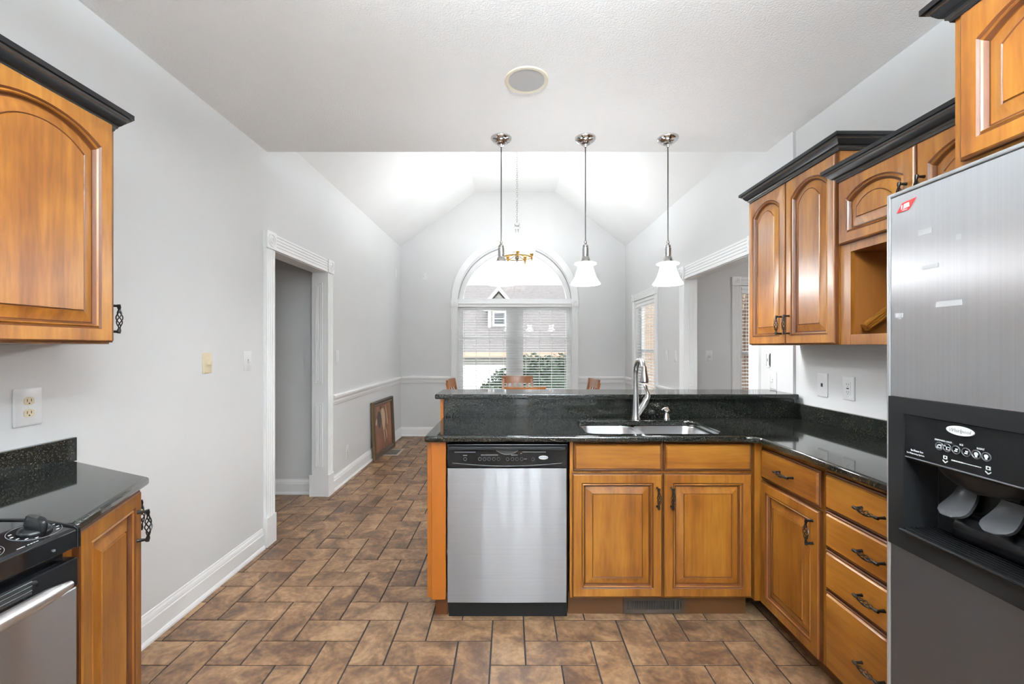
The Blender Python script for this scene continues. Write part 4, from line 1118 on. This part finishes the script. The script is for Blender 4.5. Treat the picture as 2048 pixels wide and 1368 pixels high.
spk = thing('ceiling_speaker', 'round gray ceiling speaker with cream rim', 'speaker', (.084, 2.20, HC), 0)
b = MB(); b.lathe([(.112, 0), (.110, -.006), (.100, -.008), (.092, -.004)], n=48); b.build('rim', M['rim'], spk, smooth=40)
MB().lathe([(.0915, -.001), (.0915, -.0045), (.04, -.0055), (.001, -.006)], n=48).build('grille', M['speaker'], spk, smooth=40)

# ------------------------------------------------------------------ dining area
def dining_chair(label, loc, rz):
    """back toward -y, occupant faces +y; front of back seen from +y"""
    t = thing('dining_chair', label, 'chair', loc, rz, 'wooden slat-back dining chairs')
    for sx in (-1, 1):
        b = MB(); b.loops([[(sx*.19-.017+dx*.034, y-.014+dy*.028, z) for dx, dy in ((0,0),(1,0),(1,1),(0,1))] for y, z in ((-.24, 0), (-.20, .43), (-.22, .70), (-.28, .96))])
        b.build('rear_leg', M['chair'], t)
        MB().box(sx*.19-.018, sx*.19+.018, .18, .216, 0, .43).build('front_leg', M['chair'], t, bevel=.003)
    ls = []
    def rail(name, z0, z1, hw, yb):
        ls = []
        for i in range(13):
            s = i/6-1; x = s*hw; y = yb - .035*(1-s*s); 
            ls.append([(x, y-.011, z0), (x, y+.011, z0), (x, y-.005-.011, z1-.004*(1-s*s)), (x, y-.005-.011-.0001, z1-.004*(1-s*s))])
        b = MB(); b.loops([[ (p[0][0], p[0][1], p[0][2]), (p[1][0], p[1][1], p[1][2]), (p[1][0], p[1][1]-.018, p[2][2]), (p[0][0], p[0][1]-.018, p[2][2])] for p in ls])
        return b.build(name, M['chair'], t, smooth=30)
    rail('top_rail', .895, .995, .200, -.262); rail('lower_rail', .56, .60, .185, -.205)
    for k in range(5):
        x = -.13+.065*k; yb = -.035*(1-(x/.2)**2)
        b = MB(); b.loops([[(x-.013, yb-.207+d, .60), (x+.013, yb-.207+d, .60), (x+.013, yb-.207+d+.010, .60), (x-.013, yb-.207+d+.010, .60)] if q == 0 else [(x-.013, yb-.268+d, .90), (x+.013, yb-.268+d, .90), (x+.013, yb-.268+d+.010, .90), (x-.013, yb-.268+d+.010, .90)] for q, d in ((0, -.004), (1, -.004))])
        b.build('back_slat', M['chair'], t)
    MB().box(-.215, .215, -.205, .225, .432, .460).build('seat', M['chair'], t, bevel=.012)
    MB().box(-.17, .17, .19, .205, .36, .43).box(-.17, .17, -.20, -.185, .36, .43).box(-.198, -.182, -.185, .19, .36, .43).box(.182, .198, -.185, .19, .36, .43).build('apron', M['chair'], t)
    return t
dining_chair('wooden dining chair with slatted back, top rail against the window blind', (.10, 5.45, 0), 180)
dining_chair('nearest dining chair, only its curved top rail showing over the bar', (.144, 4.42, 0), 0)
dining_chair('dining chair at the left seen end-on in front of the left window casing', (-.42, 5.08, 0), -95)
dining_chair('dining chair at the right seen end-on in front of the right chair rail', (.72, 5.10, 0), 96)

pic = thing('framed_painting', 'dark framed russet still-life painting leaning on the left dining wall', 'painting', (-1.652, 5.22, 0), 87)
pic.rotation_euler = (math.radians(-2.6), 0, math.radians(87))
PW, PH = .75, .70
b = MB()
prof = [(0, 0), (0, -.030), (.012, -.036), (.030, -.030), (.040, -.022), (.055, -.026), (.068, -.012), (.068, 0)]
ls = []
for k, (cx_, cz_, sx, sz) in enumerate(((0, 0, 1, 1), (PW, 0, -1, 1), (PW, PH, -1, -1), (0, PH, 1, -1))):
    ls.append([(cx_+sx*d, y, cz_+sz*d) for d, y in prof])
b.loops(ls+[ls[0]], False, False, [0]*5)
n_ = len(prof)
for k in range(4): b.m[k*n_+0] = 1; b.m[k*n_+4] = 1
fr = b.build('picture_frame', [M['frame'], M['gilt']], pic, smooth=30)
b = MB()
for i in range(34): b.lathe([(.004, -.034), (.006, -.037), (.003, -.041)], (.035+i*.0206, 0, PH-.022), 8, 'y')
b.build('frame_beading', M['umber'], fr)
cv = MB().box(.066, PW-.066, -.010, -.002, .066, PH-.066).build('canvas', M['canvas'], pic)
b = MB()
def blob(pts, m, y=-.0112):
    for _ in range(3):                     # rounded outline
        pts = [q for i in range(len(pts)) for q in (tuple(pts[i][k]*.75+pts[(i+1) % len(pts)][k]*.25 for k in (0, 1)), tuple(pts[i][k]*.25+pts[(i+1) % len(pts)][k]*.75 for k in (0, 1)))]
    b.prism(pts, 'y', y, -.0102, m)
blob([(.30, .56), (.36, .60), (.44, .55), (.46, .44), (.43, .33), (.38, .27), (.35, .36), (.33, .46)], 0)
blob([(.37, .30), (.40, .30), (.43, .18), (.41, .12), (.40, .20)], 0); blob([(.44, .32), (.46, .33), (.50, .22), (.48, .15), (.47, .22)], 0)
blob([(.47, .62), (.49, .62), (.53, .50), (.55, .36), (.52, .34), (.50, .48)], 0, -.0114)
blob([(.16, .50), (.22, .57), (.28, .55), (.31, .47), (.28, .36), (.22, .34), (.18, .42)], 1)
blob([(.10, .42), (.15, .50), (.17, .45), (.13, .39)], 0)
blob([(.26, .60), (.30, .63), (.34, .60), (.30, .57)], 1)
b.build('painted_bird', [M['cream'], M['umber']], cv)
fv = thing('floor_vent', 'beige framed floor vent in front of the leaning painting', 'vent', (-1.545, 5.64, 0), 0)
b = MB(); ringbox2 = [(-.125, -.098, -.165, .165), (.098, .125, -.165, .165), (-.098, .098, -.165, -.138), (-.098, .098, .138, .165)]
for x0, x1, y0, y1 in ringbox2: b.box(x0, x1, y0, y1, .0002, .006)
b.build('vent_frame', M['vent'], fv, bevel=.002)
b = MB().box(-.098, .098, -.138, .138, .0002, .001, 1)
for i in range(20): b.box(-.098, .098, -.135+i*.0138, -.130+i*.0138, .001, .004)
b.build('louvers', [mat('gray_louver_metal', (.16, .14, .125), .5), M['slot']], fv)

# ------------------------------------------------------------------ outdoors
GZ = -1.6
struct(MB().box(-40, 60, 7.6, 70, GZ-.2, GZ).build('lawn_ground', M['lawn']))
hs = thing('neighbor_house', 'white sided neighboring house with gray roof and garage door beyond the window', 'house', (0, 20.4, GZ), 0)
XA, XB = -9.0, 4.3
MB().box(XA+.3, XB-.3, 0, 9, 0, 2.70).build('siding_wall', M['siding'], hs)
ez = 1.12-GZ; rz_ = 4.95-GZ
b = MB(); b.prism([(-.45, ez), (4.6, rz_), (9.6, ez), (9.6, ez-.12), (4.6, rz_-.16), (-.45, ez-.12)], 'x', XA, XB); b.build('roof', M['shingle'], hs)
MB().box(XA, XB, -.52, -.44, ez-.20, ez+.02).build('gutter', M['fascia'], hs)
MB().box(XA, XB, -.44, 0, ez-.19, ez-.13).build('soffit', M['soffit'], hs)
MB().prism([(0, 2.70), (9, 2.70), (4.6, rz_-.2)], 'x', XB-.32, XB-.3).build('gable_end', M['siding'], hs)
g = MB().box(-2.4, -.10, -.035, 0, 0, 2.14).build('garage_door_frame', M['hwhite'], hs)
b = MB().box(-2.2, -.30, -.045, -.036, 0, 1.98)
for i in range(4):
    for k in range(4): b.box(-2.13+k*.47, -1.74+k*.47, -.052, -.045, .08+i*.49, .44+i*.49)
b.build('garage_door', M['hwhite'], g)
# dormer
dy = 1.2; zb = 2.1-GZ; zt = 3.45-GZ
b = MB(); dx0, dx1 = -1.10, -.02
b.prism([(dx0, zb), (dx1, zb), (dx1, zt), ((dx0+dx1)/2, zt+.62), (dx0, zt)], 'y', dy, 3.6); dm = b.build('dormer', M['siding'], hs)
mxd = (dx0+dx1)/2
b = MB(); b.prism([(mxd-.72, zt-.10), (mxd, zt+.72), (mxd+.72, zt-.10), (mxd+.72, zt+.10), (mxd, zt+.95), (mxd-.72, zt+.10)], 'y', dy-.25, 4.0); b.build('dormer_roof', M['hwhite'], dm)
b = MB(); b.box(dx0-.22, dx0+.05, dy-.25, dy+.1, zt-.30, zt-.05).box(dx0, dx0+.14, dy-.03, dy, zb, zt).box(dx1-.10, dx1, dy-.03, dy, zb, zt); b.build('corner_boards', M['hwhite'], dm)
b = MB(); ringbox(b, -.86, -.20, 2.42-GZ, 3.15-GZ, .08, dy-.05, dy); b.box(-.78, -.28, dy-.05, dy, 2.76-GZ, 2.81-GZ); dwn = b.build('dormer_window', M['hwhite'], dm)
MB().box(-.78, -.28, dy-.02, dy-.01, 2.50-GZ, 3.07-GZ).build('pane', M['dglass'], dwn)
bh = thing('brick_building', 'tan brick building seen through the right dining window', 'building', (0, 15.2, GZ), 0)
MB().box(4.55, 7.6, 0, 6, 0, 6.8).build('brick_wall', M['brick'], bh)
MB().prism([(-.4, 6.75), (3, 8.8), (6.4, 6.75)], 'x', 4.4, 7.8).build('roof', M['shingle'], bh)
def shrub(label, blobs, n, loc):
    t = thing('shrub', label, 'shrub', loc, 0)
    rnd = random.Random(11); b = MB()
    for i in range(n):
        cx_, cy_, cz_, rx, ry, rz0 = rnd.choice(blobs)
        while True:
            d = Vector((rnd.uniform(-1, 1), rnd.uniform(-1, 1), rnd.uniform(-1, 1)))
            if .05 < d.length < 1: break
        d = d.normalized()*(.72+.33*rnd.random())
        p = Vector((cx_+d.x*rx, cy_+d.y*ry, cz_+d.z*rz0))
        if p.z < .05: continue
        a = Vector((rnd.gauss(0, 1), rnd.gauss(0, 1), rnd.gauss(0, 1))).normalized(); c = a.orthogonal().normalized()
        c = Matrix.Rotation(rnd.random()*6.28, 3, a) @ c; e = a.cross(c); L = .055+.03*rnd.random(); w = L*.42
        b.add([p-c*L, p+e*w, p+c*L, p-e*w], [(0, 1, 2, 3)], 0 if rnd.random() < .6 else 1)
    b.build('foliage', [M['leaf'], M['leafl']], t)
    b = MB()
    for cx_, cy_, cz_, rx, ry, rz0 in blobs:
        b.tube([(cx_*.5, cy_*.5, 0), (cx_*.8, cy_*.8, cz_*.6), (cx_, cy_, cz_)], [.05, .035, .01], 6)
    b.build('stem', M['bark'], t)
    b = MB()
    for cx_, cy_, cz_, rx, ry, rz0 in blobs:
        b.lathe([(.01, -rz0*.78), (rx*.55, -rz0*.5), (rx*.76, 0), (rx*.55, rz0*.5), (.01, rz0*.78)], (cx_, cy_, cz_), 10)
    b.build('inner_growth', M['leaf'], t)
    return t
shrub('large dark green shrub in front of the garage seen through the blind', [(.95, 0, 1.80, .75, .6, 1.0), (1.5, .1, 1.85, .6, .5, 1.0), (.40, 0, 1.75, .6, .5, 1.05), (0, 0, 1.55, .5, .45, 1.05), (-.35, 0, 1.40, .42, .45, 1.0), (-.62, 0, 1.15, .36, .4, 1.0), (.6, -.1, .8, .9, .55, .8), (1.4, 0, .8, .6, .5, .8)], 11000, (.10, 10.2, GZ))
def tree(label, x, y, h, seed, spread=1.0, nb=16, z0=GZ, grp='bare trees in the woods'):
    t = thing('bare_tree', label, 'tree', (x, y, z0), 0, grp); rnd = random.Random(seed)
    top = Vector((rnd.uniform(-.3, .3), rnd.uniform(-.3, .3), h))
    b = MB(); r0 = .11+.05*rnd.random(); b.tube([(0, 0, -.05), top*.35+Vector((rnd.uniform(-.1, .1), 0, 0)), top*.7, top], [r0, r0*.75, r0*.45, .015], 8); b.build('trunk', M['bark'], t, smooth=60)
    b = MB()
    for i in range(nb):
        f = .25+.72*i/nb; p = top*f; a = rnd.random()*6.28; L = spread*h*.26*(1.15-f)+.3
        d = Vector((math.cos(a), math.sin(a), .7+rnd.random()*.6)).normalized(); q = p+d*L
        b.tube([p, p+d*L*.5+Vector((0, 0, .05)), q], [.035*(1.2-f), .02*(1.2-f)+.004, .004], 5)
        for k in range(5):
            g_ = .3+.6*rnd.random(); s0 = p+d*L*g_; e_ = Vector((rnd.uniform(-1, 1), rnd.uniform(-1, 1), rnd.uniform(.2, 1.2))).normalized()
            b.tube([s0, s0+e_*L*.4], [.010, .003], 4)
    b.build('branches', M['bark'], t)
struct(MB().prism([(16, GZ), (30, 5.0), (60, 9.0), (60, GZ-.2), (16, GZ-.2)], 'x', 8.6, 45).build('hillside_ground', M['litter']))
rnd = random.Random(21)
for i in range(8):
    y = 11.5+2.6*i; x = y*(.532+.05*rnd.random())
    zz = GZ if y < 16 else GZ+(y-16)*.471
    tree('bare brown tree in the woods beyond the side room window', x, y, 7+rnd.random()*2, 40+i, .42, 18, z0=zz)
tree('bare treetop rising behind the neighboring house roof', 3.75, 31.5, 8.1, 5, 1.3, 26, grp=None)
